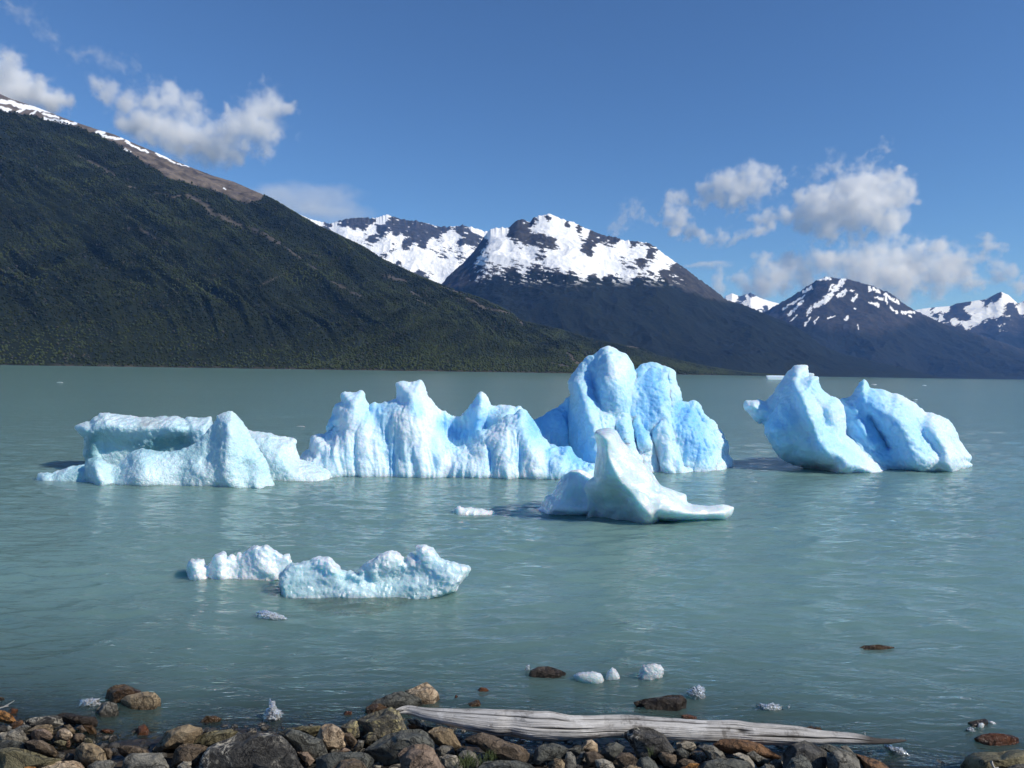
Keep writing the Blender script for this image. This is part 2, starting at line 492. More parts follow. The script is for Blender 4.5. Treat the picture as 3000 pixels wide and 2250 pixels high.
# --- central snowy mountain
silC = zA([(600, 470), (720, 388), (770, 330), (830, 280), (880, 225), (930, 155), (960, 115), (1000, 110), (1050, 110), (1080, 80), (1110, 68), (1135, 75), (1150, 86), (1170, 60), (1210, 50), (1245, 42), (1290, 62), (1340, 80), (1360, 82), (1400, 105), (1440, 120), (1500, 145), (1560, 155), (1600, 170), (1660, 175), (1720, 183), (1750, 200), (1800, 240), (1850, 275), (1890, 300), (1940, 340), (1990, 375), (2050, 420), (2100, 460)]) \
    + zC([(280, 218), (400, 250), (510, 298), (600, 335), (700, 375), (800, 435), (900, 510), (1010, 560), (1110, 585), (1250, 620), (1400, 650), (1550, 690), (1650, 714), (1740, 724)])
silC = [(900, 1000)] + silC
VC, PX, PY, r_, c_ = terrain(silC, 7600, [(900, 5000), (2200, 5400), (2790, 6600)], 1020, 2790, 1000, 420, g=1.12, amp=120, L=800, crest=.2, octv=7, jagged=9.)
ctl = [(x, y, v) for v, l in ((1, [(1000, 150), (960, 140), (1050, 210), (1150, 230), (1120, 270), (1250, 110), (1300, 120), (1360, 140), (1300, 250), (1380, 300), (1350, 200), (1480, 220), (1520, 250), (1600, 220), (1650, 230), (1560, 300), (1500, 320), (1440, 310), (1780, 240), (1820, 260), (1700, 230), (1250, 270), (990, 230), (1330, 280), (1420, 270), (1200, 110), (1030, 250), (1246, 45), (1285, 66), (1305, 76), (1195, 58), (1220, 80), (1350, 88), (1420, 122), (1620, 176)]),
                              (.3, [(920, 265), (1780, 290), (1650, 330), (1720, 300), (1620, 330), (1800, 290)]), (-.3, [(1640, 300), (950, 300), (1000, 330), (900, 350), (1200, 250), (1600, 265), (1720, 335), (1560, 345), (1100, 300), (1200, 300)]),
                              (-1, [(1085, 90), (1110, 110), (1080, 140), (1200, 160), (1250, 175), (1178, 68), (1238, 62), (1335, 92), (1440, 190), (1430, 225), (1390, 112), (1450, 140), (1500, 150), (1560, 160), (1640, 180), (1730, 200), (1725, 240), (1690, 275), (880, 250), (840, 300), (920, 180), (870, 340), (1080, 325), (1180, 325), (1270, 338), (1350, 345), (1450, 350), (1520, 365), (1800, 330), (1900, 320), (1120, 130), (1160, 170), (1660, 365), (1000, 380), (800, 380), (940, 390), (1850, 310)]))
       for x, y in l]
fld = idw(PX, PY, [(*zA([(x, y)])[0], v) for x, y, v in ctl])
nz = 1.8 * fine(PX + .5 * PY, PY - .25 * PX, 34, 10, 2, 6) + 1.8 * fine(PX + .4 * PY, PY - .3 * PX, 22, 6, 8, 5)
snowC = smooth(-.2, -.08, fld * 1.1 + .12 + nz * .85 + 1.6 * ruggedness(VC, r_, c_)) * smooth(zA([(0, 400)])[0][1], zA([(0, 340)])[0][1], PY)
snowC *= (PX < zA([(1900, 0)])[0][0])
tlC = np.interp(PX, *np.array(zA([(600, 420), (800, 400), (900, 370), (1080, 310), (1250, 325), (1500, 350), (1700, 350), (1800, 355), (1900, 420), (2050, 460), (2200, 480)])).T)
bareC = smooth(-6, 8, tlC - PY + 12 * fine(PX, PY, 30, 40, 3))
bareC = np.maximum(bareC, smooth(.4, .8, strokes_at(PX, PY, [(zA(a), b) for a, b in [([(1820, 370), (1840, 380)], 9), ([(1940, 380), (2090, 455)], 8), ([(1895, 410), (1930, 420)], 4), ([(1350, 370), (1385, 415)], 3), ([(1950, 330), (2000, 390)], 8)]], .6 * fine(PX, PY, 12, 9, 4))))
mC = mountain_mat('snowy_ridge', ((.008, .013, .012), (.012, .018, .015), (.016, .021, .016)), (.028, .030, .035), (.072, .070, .068), 14)
mountain('mountain', VC, r_, c_, bareC, snowC, mC)

# --- long snowy ridge behind it on the left
silB = zA([(-300, -60), (20, 35), (100, 70), (190, 90), (280, 65), (350, 60), (410, 65), (465, 45), (520, 65), (570, 75), (600, 75), (640, 85), (720, 105), (770, 105), (830, 98), (880, 110), (930, 125), (1000, 140), (1200, 250)])
VB, PX, PY, r_, c_ = terrain(silB, 11500, 8200, 700, 1560, 640, 330, g=1.1, amp=170, L=1000, crest=.2, octv=7, jagged=9.)
ctl = [(x, y, v) for v, l in ((1, [(270, 130), (330, 140), (390, 120), (220, 125), (440, 68), (430, 200), (480, 170), (520, 160), (600, 215), (680, 190), (760, 150), (640, 250), (590, 290), (700, 310), (760, 330), (720, 360), (560, 240), (840, 210), (900, 118), (680, 270), (130, 90), (60, 62), (400, 240), (500, 260), (780, 300), (800, 160), (550, 270), (620, 280)]),
                              (-.25, [(500, 222), (660, 330), (720, 230), (820, 250), (440, 240)]),
                              (-1, [(300, 90), (380, 80), (480, 85), (540, 110), (440, 115), (400, 165), (600, 120), (650, 150), (560, 190), (820, 130), (880, 150), (820, 180), (740, 118), (640, 185), (620, 335), (520, 285), (500, 110), (350, 100), (260, 85), (700, 130), (860, 175), (590, 170), (510, 140), (180, 95)]))
       for x, y in l]
fld = idw(PX, PY, [(*zA([(x, y)])[0], v) for x, y, v in ctl])
nz = 1.7 * fine(PX + .6 * PY, PY - .35 * PX, 30, 9, 12, 6) + 1.7 * fine(PX + .5 * PY, PY - .4 * PX, 22, 6, 18, 5)
snowB = smooth(-.2, -.08, fld * 1.1 + .12 + nz * .85 + 1.6 * ruggedness(VB, r_, c_))
mB = mountain_mat('far_snowy_ridge', ((.02, .026, .026), (.025, .03, .03), (.03, .034, .03)), (.028, .031, .036), (.07, .069, .068), 20)
mountain('mountain', VB, r_, c_, np.ones(PX.shape), snowB, mB)

# --- streaked dark peak on the right
silD = zC([(400, 420), (530, 298), (600, 255), (700, 200), (800, 135), (870, 90), (910, 75), (940, 65), (1000, 80), (1060, 80), (1130, 100), (1200, 120), (1230, 125), (1290, 155), (1340, 170), (1380, 200), (1430, 240), (1500, 285), (1560, 310), (1640, 350), (1700, 375), (1800, 400), (1880, 428), (2000, 470), (2212, 540), (2600, 660)])
VD, PX, PY, r_, c_ = terrain(silD, 11000, [(2100, 8200), (3200, 8800)], 2190, 3200, 640, 360, g=1.15, amp=130, L=900, crest=.2, octv=7, jagged=8.)
snD = strokes_at(PX + 9 * fine(PX, PY, 16, 16, 71), PY + 9 * fine(PX, PY, 16, 16, 72), [(zC(a), b * .72) for a, b in [([(1040, 90), (1000, 140), (930, 210), (860, 260)], 14), ([(980, 120), (940, 160)], 8), ([(785, 165), (830, 145)], 8), ([(650, 275), (720, 235), (790, 190)], 6), ([(690, 315), (740, 260), (780, 225)], 8), ([(810, 300), (830, 260)], 7), ([(790, 385), (830, 330)], 5), ([(1060, 160), (1010, 190)], 10), ([(1130, 185), (1100, 220)], 8), ([(1220, 240), (1265, 250)], 9), ([(1215, 130), (1210, 160)], 8), ([(1240, 145), (1275, 170)], 8), ([(1310, 180), (1400, 240)], 8), ([(1290, 210), (1250, 200)], 10), ([(1350, 260), (1390, 300)], 6), ([(1420, 300), (1490, 300)], 9), ([(880, 85), (960, 80)], 7), ([(1055, 340), (1070, 330)], 7), ([(850, 370), (880, 330)], 4), ([(940, 340), (985, 320)], 4), ([(920, 240), (960, 200)], 8), ([(690, 360), (740, 320)], 4), ([(1135, 375), (1138, 405)], 3), ([(1115, 270), (1120, 275)], 5), ([(1090, 155), (1105, 165)], 6), ([(1320, 200), (1325, 240)], 6), ([(805, 320), (830, 290)], 5), ([(1470, 320), (1480, 330)], 5)]], .95 * fine(PX + .7 * PY, PY - .7 * PX, 7, 12, 15))
snowD = smooth(.22, .4, snD + 2.2 * ruggedness(VD, r_, c_) * (snD > .02))
bareD = smooth(-15, 20, np.interp(PX, *np.array(zC([(500, 340), (700, 390), (900, 400), (1100, 420), (1300, 440), (1420, 400), (1550, 350), (1700, 390), (2212, 560)])).T) - PY + 25 * fine(PX, PY, 30, 50, 13))
mD = mountain_mat('dark_peak', ((.010, .014, .014), (.014, .018, .017), (.017, .021, .019)), (.024, .027, .032), (.058, .055, .054), 18)
mountain('mountain', VD, r_, c_, bareD, snowD, mD)

# --- small white summit between them
silE = zC([(150, 330), (280, 192), (320, 175), (370, 195), (440, 172), (500, 205), (560, 225), (620, 240), (700, 300), (800, 380)])
VE, PX, PY, r_, c_ = terrain(silE, 17500, 13500, 2080, 2360, 300, 180, g=1.05, amp=120, L=1500, crest=.12)
fld = idw(PX, PY, [(*zC([(x, y)])[0], v) for x, y, v in [(310, 200, 1), (340, 210, 1), (360, 230, .4), (420, 200, 1), (460, 220, 1), (520, 240, 1), (560, 250, 1), (470, 270, 1), (400, 240, .6), (600, 255, .5), (375, 215, -1), (350, 238, -1), (440, 185, -1), (400, 205, -.8), (540, 265, -.6), (330, 225, .8), (500, 290, 0), (420, 260, .2)]])
snowE = smooth(0, .15, fld + 1.3 * fine(PX, PY, 9, 5, 22))
mountain('mountain', VE, r_, c_, np.ones(PX.shape), snowE, mB)

# --- far snowfields on the right edge
silG = zC([(1350, 330), (1500, 285), (1560, 275), (1640, 265), (1740, 258), (1770, 242), (1850, 230), (1920, 220), (1960, 215), (2000, 195), (2060, 165), (2110, 185), (2170, 240), (2190, 235), (2220, 222), (2300, 180), (2400, 165), (2520, 230), (2700, 150), (3100, 120), (4000, 200)])
VG, PX, PY, r_, c_ = terrain(silG, 14500, [(2600, 11800), (3800, 11000)], 2600, 3800, 620, 320, g=1.1, amp=120, L=1300, crest=.12)
ctl = [(x, y, v) for v, l in ((1, [(1540, 285), (1640, 290), (1700, 280), (1680, 330), (1900, 250), (1850, 270), (1920, 300), (1900, 360), (1970, 310), (2040, 265), (2070, 230), (2050, 300), (1830, 375), (1760, 360), (1990, 250), (2100, 190), (2130, 215), (2190, 285), (1590, 300), (1640, 345)]),
                              (-.2, [(1620, 290), (2060, 380), (2090, 410), (2120, 330)]), (-1, [(1790, 250), (1840, 245), (1980, 240), (2020, 200), (2040, 190), (1645, 325), (1700, 325), (1790, 300), (1740, 320), (1830, 330), (1940, 400), (2000, 375), (2080, 350), (2150, 300), (2120, 260), (1720, 385), (1800, 405), (1640, 365), (2200, 400), (2100, 450), (1900, 430), (2170, 350), (2280, 260), (2600, 400), (2400, 400)])) for x, y in l]
fld = idw(PX, PY, [(*zC([(x, y)])[0], v) for x, y, v in ctl])
snowG = smooth(0, .14, fld + 1.5 * fine(PX - .6 * PY, PY + .5 * PX, 20, 8, 25, 5) + .7 * fine(PX, PY, 5, 4, 26, 3)) * smooth(zC([(0, 470)])[0][1], zC([(0, 400)])[0][1], PY)
bareG = smooth(-15, 20, zC([(0, 440)])[0][1] - PY + 20 * fine(PX, PY, 30, 40, 23))
mountain('mountain', VG, r_, c_, bareG, snowG, mD)

# --- the air between
import bmesh
hz = bmesh.new(); bmesh.ops.create_cube(hz, size=1.0)
hm = bpy.data.meshes.new('haze'); hz.to_mesh(hm); hz.free()
hm.transform(Matrix.Translation((0, 10200, 1080)) @ Matrix.Diagonal((32400, 20900, 2180, 1)))
n = NT('pale_air')
vol = n.n('VolumePrincipled', {'Color': rgb(.11, .36, 1.0), 'Density': .000021, 'Absorption Color': rgb(1, 1, 1), 'Anisotropy': 0.0})
n.t.links.new(vol.outputs[0], n.out.inputs['Volume'])
put('haze', hm, n.m, kind='stuff')
# ------------------------------------------------------------------ clouds: real fog volumes far beyond the lake
CY = 26000.0


def cloud(label, blobs, dens, rag=1.15, vox=40.0, seed=0, noise=2.6, edge=.95, thr=.53):
    """blobs: (px, py, rx[, ry]) puffs in photo pixels."""
    r = np.random.default_rng(seed + 50)
    ctr, rad = [], []
    for b in blobs:
        rx = b[2]; ry = b[3] if len(b) > 3 else rx
        c = at(b[0], b[1], CY + r.uniform(-.25, .25) * rx * CY / FPX)
        ctr.append(c); rad.append((rx * CY / FPX, rx * CY / FPX, ry * CY / FPX))
    ctr, rad = np.array(ctr), np.array(rad)
    org = ctr.mean(0); ctr = ctr - org
    lo = (ctr - rad * 1.25).min(0); hi = (ctr + rad * 1.25).max(0)
    v = bpy.data.volumes.new('cloud'); o = bpy.data.objects.new('cloud', v); COL.objects.link(o); o.location = org
    g = bpy.data.node_groups.new('cloud_shape', 'GeometryNodeTree')
    g.interface.new_socket('Geometry', in_out='OUTPUT', socket_type='NodeSocketGeometry')
    N, L = g.nodes.new, g.links.new

    def mth(op, a, b=0.0, c=0.0):
        m = N('ShaderNodeMath'); m.operation = op
        for i, x in enumerate((a, b, c)):
            if isinstance(x, (int, float)): m.inputs[i].default_value = x
            else: L(x, m.inputs[i])
        return m.outputs[0]

    def vec(op, a, b):
        m = N('ShaderNodeVectorMath'); m.operation = op
        for i, x in enumerate((a, b)):
            if isinstance(x, bpy.types.NodeSocket): L(x, m.inputs[i])
            else: m.inputs[i].default_value = x
        return m
    pos = N('GeometryNodeInputPosition').outputs[0]
    nz0 = N('ShaderNodeTexNoise'); nz0.inputs['Scale'].default_value = noise * .8 / 3000; nz0.inputs['Detail'].default_value = 5; nz0.inputs['Roughness'].default_value = .6
    offs = vec('ADD', pos, (seed * 7777.0, 0, 0)).outputs[0]
    L(offs, nz0.inputs['Vector'])
    wob = vec('MULTIPLY', vec('SUBTRACT', nz0.outputs['Color'], (.5, .5, .5)).outputs[0], (1700 * rag,) * 3).outputs[0]
    p2 = vec('ADD', pos, wob).outputs[0]
    f = None
    for c, q in zip(ctr, rad):
        d = vec('LENGTH', vec('DIVIDE', vec('SUBTRACT', p2, tuple(c)).outputs[0], tuple(q)).outputs[0], (0, 0, 0)).outputs['Value']
        d = mth('SUBTRACT', 1.0, d)
        f = d if f is None else mth('SMOOTH_MAX', f, d, .3)
    nz = N('ShaderNodeTexNoise'); nz.inputs['Scale'].default_value = noise * 2.2 / 3000; nz.inputs['Detail'].default_value = 7; nz.inputs['Roughness'].default_value = .68
    L(offs, nz.inputs['Vector'])
    e = mth('ADD', f, mth('MULTIPLY', mth('SUBTRACT', nz.outputs[0], thr), 2.3 * rag))
    mr = N('ShaderNodeMapRange'); mr.interpolation_type = 'SMOOTHSTEP'
    L(e, mr.inputs[0]); mr.inputs[1].default_value = 0.0; mr.inputs[2].default_value = edge; mr.inputs[3].default_value = 0; mr.inputs[4].default_value = 1.0
    vc = N('GeometryNodeVolumeCube')
    L(mr.outputs[0], vc.inputs['Density'])
    vc.inputs['Min'].default_value = tuple(lo); vc.inputs['Max'].default_value = tuple(hi)
    for ax, s in zip('XYZ', (hi - lo) / vox):
        vc.inputs['Resolution ' + ax].default_value = max(4, int(s))
    sm = N('GeometryNodeSetMaterial'); L(vc.outputs[0], sm.inputs[0])
    go = N('NodeGroupOutput'); L(sm.outputs[0], go.inputs[0])
    n = NT('cloud_vapour')
    pv = n.n('VolumePrincipled', {'Color': rgb(1, 1, 1), 'Density': dens, 'Absorption Color': rgb(1, 1, 1), 'Anisotropy': .0})
    n.t.links.new(pv.outputs[0], n.out.inputs['Volume'])
    sm.inputs['Material'].default_value = n.m; v.materials.append(n.m)
    md = o.modifiers.new('cloud_shape', 'NODES'); md.node_group = g
    o['label'] = label; o['category'] = 'cloud'; o['group'] = 'clouds over the lake'
    return o


def zk(f, k, bl, m=1.0): return [(*f([(b[0], b[1])])[0], *(q * k * m for q in b[2:])) for b in bl]
k1 = lambda bl: zk(zK1, .4521, bl, 1.22)
k2 = lambda bl: zk(zK2, .5651, bl, 1.25)
cloud('white cumulus cloud cut off by the left edge above the snowy ridge', k1([(-40, 480, 150), (60, 470, 110), (150, 560, 110), (250, 620, 110), (340, 680, 100), (100, 640, 150), (-60, 640, 150), (400, 660, 60)]) , .005, seed=1)
cloud('large ragged white cloud above the forested slope on the left', k1([(620, 590, 70), (720, 620, 80), (860, 630, 80), (980, 640, 80), (1110, 620, 80), (1200, 690, 80), (900, 800, 130), (1020, 850, 150), (1180, 880, 150), (1330, 930, 140), (1450, 960, 120), (1400, 1040, 80), (1550, 850, 100), (1620, 780, 120), (1720, 700, 110), (1780, 660, 80), (1880, 680, 70), (1930, 670, 40), (1700, 850, 120), (1470, 740, 60), (1450, 690, 35), (1550, 1010, 70), (1780, 920, 60), (1250, 760, 80)]), .0034, seed=2, edge=1.0, thr=.51)
cloud('thin slanting wisp of cloud in the upper left corner of the sky', k1([(0, 30, 34), (60, 55, 38), (150, 60, 55), (220, 120, 50), (270, 190, 50), (320, 240, 45), (360, 280, 34)]), .0009, seed=3, noise=5, edge=1.0, vox=36)
cloud('small faint wisp of cloud between the corner wisp and the large white cloud', k1([(480, 370, 55), (560, 350, 50), (650, 400, 60), (740, 420, 60), (800, 450, 50), (880, 400, 40), (890, 430, 30)]), .0009, seed=4, noise=5, edge=1.0, vox=36)
cloud('pale flat veil of cloud low behind the foot of the forested ridge', [(870, 590, 160, 34), (950, 570, 140, 25), (820, 575, 120, 32), (980, 625, 150, 30), (800, 620, 130, 30)], .0006, seed=5, noise=2, rag=.5, edge=.8)
cloud('big grey based cloud with a trailing tail, highest bright top on the right', k2([(1080, 370, 60), (1140, 330, 60), (1200, 310, 50), (1290, 290, 75), (1370, 280, 80), (1450, 270, 70), (1530, 270, 60), (1590, 260, 45), (1560, 350, 80), (1460, 370, 100), (1350, 400, 110), (1230, 420, 110), (1120, 440, 100), (1200, 510, 80), (1320, 500, 90), (1440, 480, 90), (1530, 460, 70), (1580, 440, 45), (1500, 520, 50), (1040, 420, 60), (980, 450, 50), (900, 480, 42), (830, 500, 46), (760, 530, 42), (690, 550, 42), (620, 560, 46), (550, 560, 42), (490, 540, 44), (440, 510, 44), (410, 470, 44), (390, 430, 44), (420, 390, 40), (460, 370, 40)]), .0036, seed=6, edge=.75, noise=3.2)
cloud('oval puffy cloud just left of the big grey based cloud', k2([(560, 300, 50), (600, 270, 55), (660, 270, 60), (730, 260, 65), (800, 255, 65), (860, 260, 55), (700, 330, 70), (620, 340, 60), (780, 320, 70), (850, 320, 50), (560, 370, 40), (930, 260, 36), (680, 390, 45), (780, 390, 36), (960, 250, 22), (640, 215, 22)]), .0034, seed=7, edge=.75, noise=3.4)
cloud('small torn cloud right of the central snowy summit', k2([(90, 490, 40), (130, 450, 42), (190, 420, 46), (215, 390, 32), (240, 470, 36), (290, 490, 32)]), .0016, seed=8, noise=4.5)
cloud('wispy streak of cloud above the left shoulder of the big grey based cloud', k2([(1030, 220, 28), (1100, 240, 42), (1160, 210, 46), (1220, 170, 46), (1260, 150, 32), (1140, 250, 40)]), .0016, seed=9, noise=5, edge=.9, vox=36)
cloud('thin wisp rising from the bright top of the big grey based cloud', k2([(1310, 200, 38), (1370, 185, 42), (1400, 155, 28), (1430, 195, 32), (1480, 80, 36), (1510, 60, 26), (1440, 115, 20)]), .0018, seed=10, noise=5, edge=.9, vox=36)
cloud('long low bank of cloud behind the dark streaked peak', k2([(760, 790, 60), (820, 740, 60), (860, 680, 50), (890, 660, 34), (880, 770, 90), (960, 760, 80), (980, 700, 38), (1060, 720, 80), (1170, 690, 80), (1200, 660, 50), (1290, 690, 80), (1400, 670, 80), (1440, 640, 50), (1530, 640, 70), (1570, 610, 42), (1680, 620, 60), (1780, 630, 60), (1650, 700, 110), (1500, 740, 120), (1350, 760, 110), (1800, 710, 100), (1880, 700, 80), (1900, 750, 70), (1750, 790, 90), (1600, 800, 90), (1960, 690, 50), (2050, 620, 50), (2020, 660, 42), (2100, 740, 50), (1950, 790, 60), (2180, 790, 50), (1100, 790, 80), (660, 800, 42)]), .0030, seed=11, edge=.8, noise=3.0)
cloud('short thin streak of cloud beside the right shoulder of the central mountain', [(2083, 781, 80, 7), (2050, 780, 60, 8)], .002, seed=12, noise=2, rag=.4, edge=1.0, vox=30)
# ------------------------------------------------------------------ icebergs: traced outlines given a real depth, sculpted, then fused
def relief(poly, Y0, T, Tb, Rpx, step=4.0, tfun=None, strokes=(), scoops=(), flare=0.0, p_exp=.95):
    """A closed body behind an outline: Y0 = distance of its middle plane, T / Tb = how far it bulges to the front / the back (m)."""
    poly = np.asarray(poly, float)
    x0, y0 = poly.min(0) - step; x1, y1 = poly.max(0) + step
    gx = np.arange(x0, x1 + step, step); gy = np.arange(y0, y1 + step, step)
    X, Yp = np.meshgrid(gx, gy)
    ins = inside(X, Yp, poly)
    d, bx, by = seg_dist(X, Yp, poly, True)
    X = np.where(ins, X, bx); Yp = np.where(ins, Yp, by); d = np.where(ins, d, 0)
    prof = np.clip(1 - (1 - np.minimum(d / Rpx, 1)) ** 2, 0, 1) ** p_exp
    rel = (Yp - poly[:, 1].min()) / max(np.ptp(poly[:, 1]), 1)
    t = T * (1 + flare * (rel - .6))
    if tfun is not None:
        t = t + tfun(X, Yp)
    for pts, wd, amp in strokes:
        dd, _, _ = seg_dist(X, Yp, pts)
        t = t + amp * np.exp(-(dd / wd) ** 2)
    for pl, depth, soft in scoops:
        i2 = inside(X, Yp, pl); d2, _, _ = seg_dist(X, Yp, pl, True)
        t = t - depth * smooth(-soft * .5, soft, np.where(i2, d2, -d2))
    t = np.maximum(t, -.7 * Tb) * prof
    tb = Tb * prof
    r, c = X.shape
    D = ray(X, Yp)
    Fv = C0 + D * (Y0 - t)[..., None]; Bv = C0 + D * (Y0 + tb)[..., None]
    cell = ins[:-1, :-1] | ins[1:, :-1] | ins[:-1, 1:] | ins[1:, 1:]
    q = grid_faces(r, c).reshape(r - 1, c - 1, 4)[cell]
    nb = r * c
    bmap = np.where(ins.ravel(), np.arange(nb) + nb, np.arange(nb))
    V = np.concatenate([Fv.reshape(-1, 3), Bv.reshape(-1, 3)])
    F = np.concatenate([q[:, ::-1], bmap[q]])
    used, inv = np.unique(F, return_inverse=True)
    return V[used], inv.reshape(F.shape)


def fuse(parts, vox, sm=1):
    Vs, Fs, n0 = [], [], 0
    for V, F in parts:
        Vs.append(V); Fs.append(F + n0); n0 += len(V)
    return remesh(np.concatenate(Vs), np.concatenate(Fs), vox, sm)


def displace(me, fn):
    co = coords(me); nr = normals(me)
    d = fn(co, nr)
    co = co + (nr * d[:, None] if d.ndim == 1 else d)
    me.vertices.foreach_set('co', np.ascontiguousarray(co, np.float32).ravel()); me.update()


def paint(me, name, strokes, base=0.0, noise=.4, sc=1.2):
    co = coords(me); X, Y = pix(co)
    v = np.full(len(co), base)
    for pts, wd, amp in strokes:
        d, _, _ = seg_dist(X, Y, pts)
        v = v + amp * np.exp(-(d / wd) ** 2)
    v = v + noise * fbm(co * sc + 11, 4)
    attr(me, name, np.clip(v, 0, 1))


def ice_mat(name, white, blue, deep, rough=.35, sss=.35, bump=.35, bscale=9., glint=0.0, clear=0.0, mott=.5, scale=.2):
    n = NT(name); p = n.obj()
    bl = n.attr('blue')
    fine_ = n.noise(p, 5.0, 6, .65)
    f = n.math('ADD', bl, n.math('MULTIPLY', n.math('SUBTRACT', fine_, .5), mott), clamp=True)
    c = n.mix(n.ramp(f, .05, .55), rgb(*white), rgb(*blue))
    c = n.mix(n.ramp(f, .5, 1.0), c, rgb(*deep))
    c = n.mix(n.math('MULTIPLY', n.attr('dirt'), .8), c, rgb(.16, .12, .09))
    h = n.noise(p, bscale, 5, .65)
    cr = n.n('TexVoronoi', {'Vector': p, 'Scale': bscale * 2.2})
    h = n.math('ADD', n.math('MULTIPLY', h, .05), n.math('MULTIPLY', cr.outputs['Distance'], .012))
    nor = n.bump(h, bump, 1.0)
    b = n.n('BsdfPrincipled', {'Base Color': c, 'Roughness': rough, 'IOR': 1.31, 'Normal': nor,
                               'Subsurface Weight': sss, 'Subsurface Radius': (.25, .7, 1.0), 'Subsurface Scale': scale})
    b.inputs['Transmission Weight'].default_value = clear
    if glint:
        cv = n.n('TexVoronoi', {'Vector': p, 'Scale': 10.0})
        # melt facets: each crystal face tilts its own way and some mirror the sun
        tl = n.n('VectorMath', {0: cv.outputs['Color'], 1: (.5, .5, .5)}, operation='SUBTRACT').outputs[0]
        tl = n.n('VectorMath', {0: tl, 1: (1.15, 1.15, 1.15)}, operation='MULTIPLY').outputs[0]
        nn = n.n('VectorMath', {0: nor, 1: tl}, operation='ADD').outputs[0]
        nn = n.n('VectorMath', {0: nn}, operation='NORMALIZE').outputs[0]
        b.inputs['Coat Weight'].default_value = glint; b.inputs['Coat Roughness'].default_value = .28; b.inputs['Coat IOR'].default_value = 1.5
        n.t.links.new(nn, b.inputs['Coat Normal'])
    return n.surf(b.outputs[0])


def berg(name, me, mat, label, cat='iceberg', group=None):
    c = coords(me)
    o = put(name, me, mat, label, cat, group, origin=(float(c[:, 0].mean()), float(c[:, 1].mean()), 0.0))
    return o


def wl(px, py): return float(on_z(px, py))


BLUE = ice_mat('blue_glacier_ice', (.74, .86, .93), (.49, .76, .94), (.26, .58, .89), rough=.34, sss=.6, bump=.6, bscale=7., mott=.3, scale=.25)
GLASSY = ice_mat('crystal_ice', (.74, .87, .90), (.52, .76, .82), (.20, .42, .46), rough=.3, sss=.5, bump=.8, bscale=12., glint=.9, mott=.35)
FLOE = ice_mat('crumbling_ice', (.80, .89, .91), (.58, .78, .82), (.34, .58, .62), rough=.2, sss=.6, bump=.3, bscale=14., glint=.9, clear=.0)
GREEN = ice_mat('old_clear_ice', (.80, .90, .90), (.62, .80, .81), (.36, .58, .60), rough=.2, sss=.7, bump=.2, bscale=18., glint=.8, mott=.15, scale=.3)


def rough_ice(me, big=.09, mid=.035, fin=.012, flute=.0, fl_w=3.2, seed=0., sc=1.0):
    def fn(co, nr):
        q = co * sc + seed
        d = big * fbm(q * .9, 3) + mid * fbm(q * 3.1, 3, ridged=True) + fin * fbm(q * 10, 3)
        if flute:
            z = co[:, 2]
            w = .35 * fbm(q * .8, 2)
            fq = np.stack([(co[:, 0] + w) * fl_w, z * .35, co[:, 1] * fl_w * .5], -1)
            d = d + flute * fbm(fq, 3, .5, ridged=True) * smooth(3.0, .5, z) * (nr[:, 1] < .1)
        return d
    displace(me, fn)


# ---- the tall blue berg in the middle
F = zM
bt = wl(1400, 1396)
front = F([(40, 760), (50, 640), (52, 600), (62, 583), (95, 560), (102, 525), (112, 488), (165, 492), (205, 458), (215, 440), (190, 470), (182, 450), (200, 400), (222, 340), (250, 325), (250, 285), (262, 278), (290, 285), (315, 283), (342, 272), (356, 288), (365, 330), (380, 356), (395, 332), (430, 338), (470, 330), (515, 312), (520, 300), (512, 232), (545, 228), (580, 234), (628, 217), (640, 240), (655, 290), (690, 340), (712, 395), (722, 470), (748, 525), (795, 546), (850, 542), (892, 500), (905, 470),
          (930, 460), (985, 440), (1040, 400), (1080, 380), (1105, 360), (1140, 390), (1165, 425), (1190, 465), (1200, 492), (1240, 530), (1290, 548), (1335, 545), (1370, 598), (1410, 625), (1462, 634), (1475, 660), (1480, 760)])
backw = F([(640, 700), (660, 400), (690, 340), (730, 370), (785, 397), (830, 390), (875, 340), (903, 288), (918, 275), (940, 300), (960, 340), (1010, 345), (1080, 352), (1105, 343), (1140, 385), (1165, 425), (1190, 700)])
tower = F([(1330, 760), (1345, 600), (1350, 480), (1346, 380), (1350, 300), (1338, 235), (1340, 222), (1360, 190), (1400, 140), (1425, 105), (1460, 105), (1500, 70), (1525, 60), (1560, 78), (1610, 100), (1640, 140), (1656, 185), (1672, 260), (1665, 340), (1675, 450), (1690, 540), (1740, 640), (1850, 690), (1850, 760)])
tower2 = F([(1580, 760), (1600, 400), (1640, 250), (1656, 180), (1690, 150), (1740, 137), (1800, 155), (1840, 185), (1850, 240), (1870, 290), (1872, 400), (1880, 480), (1890, 540), (1920, 585), (1962, 600), (1985, 650), (1995, 760)])
lobe = F([(1780, 760), (1800, 400), (1870, 330), (1940, 327), (1960, 345), (1980, 390), (2030, 430), (2065, 480), (2088, 530), (2090, 580), (2110, 612), (2114, 655), (2118, 760)])
wing = F([(1120, 760), (1130, 480), (1165, 425), (1220, 390), (1290, 350), (1340, 300), (1400, 260), (1480, 300), (1500, 760)])
bt2 = wl(1950, 1384)
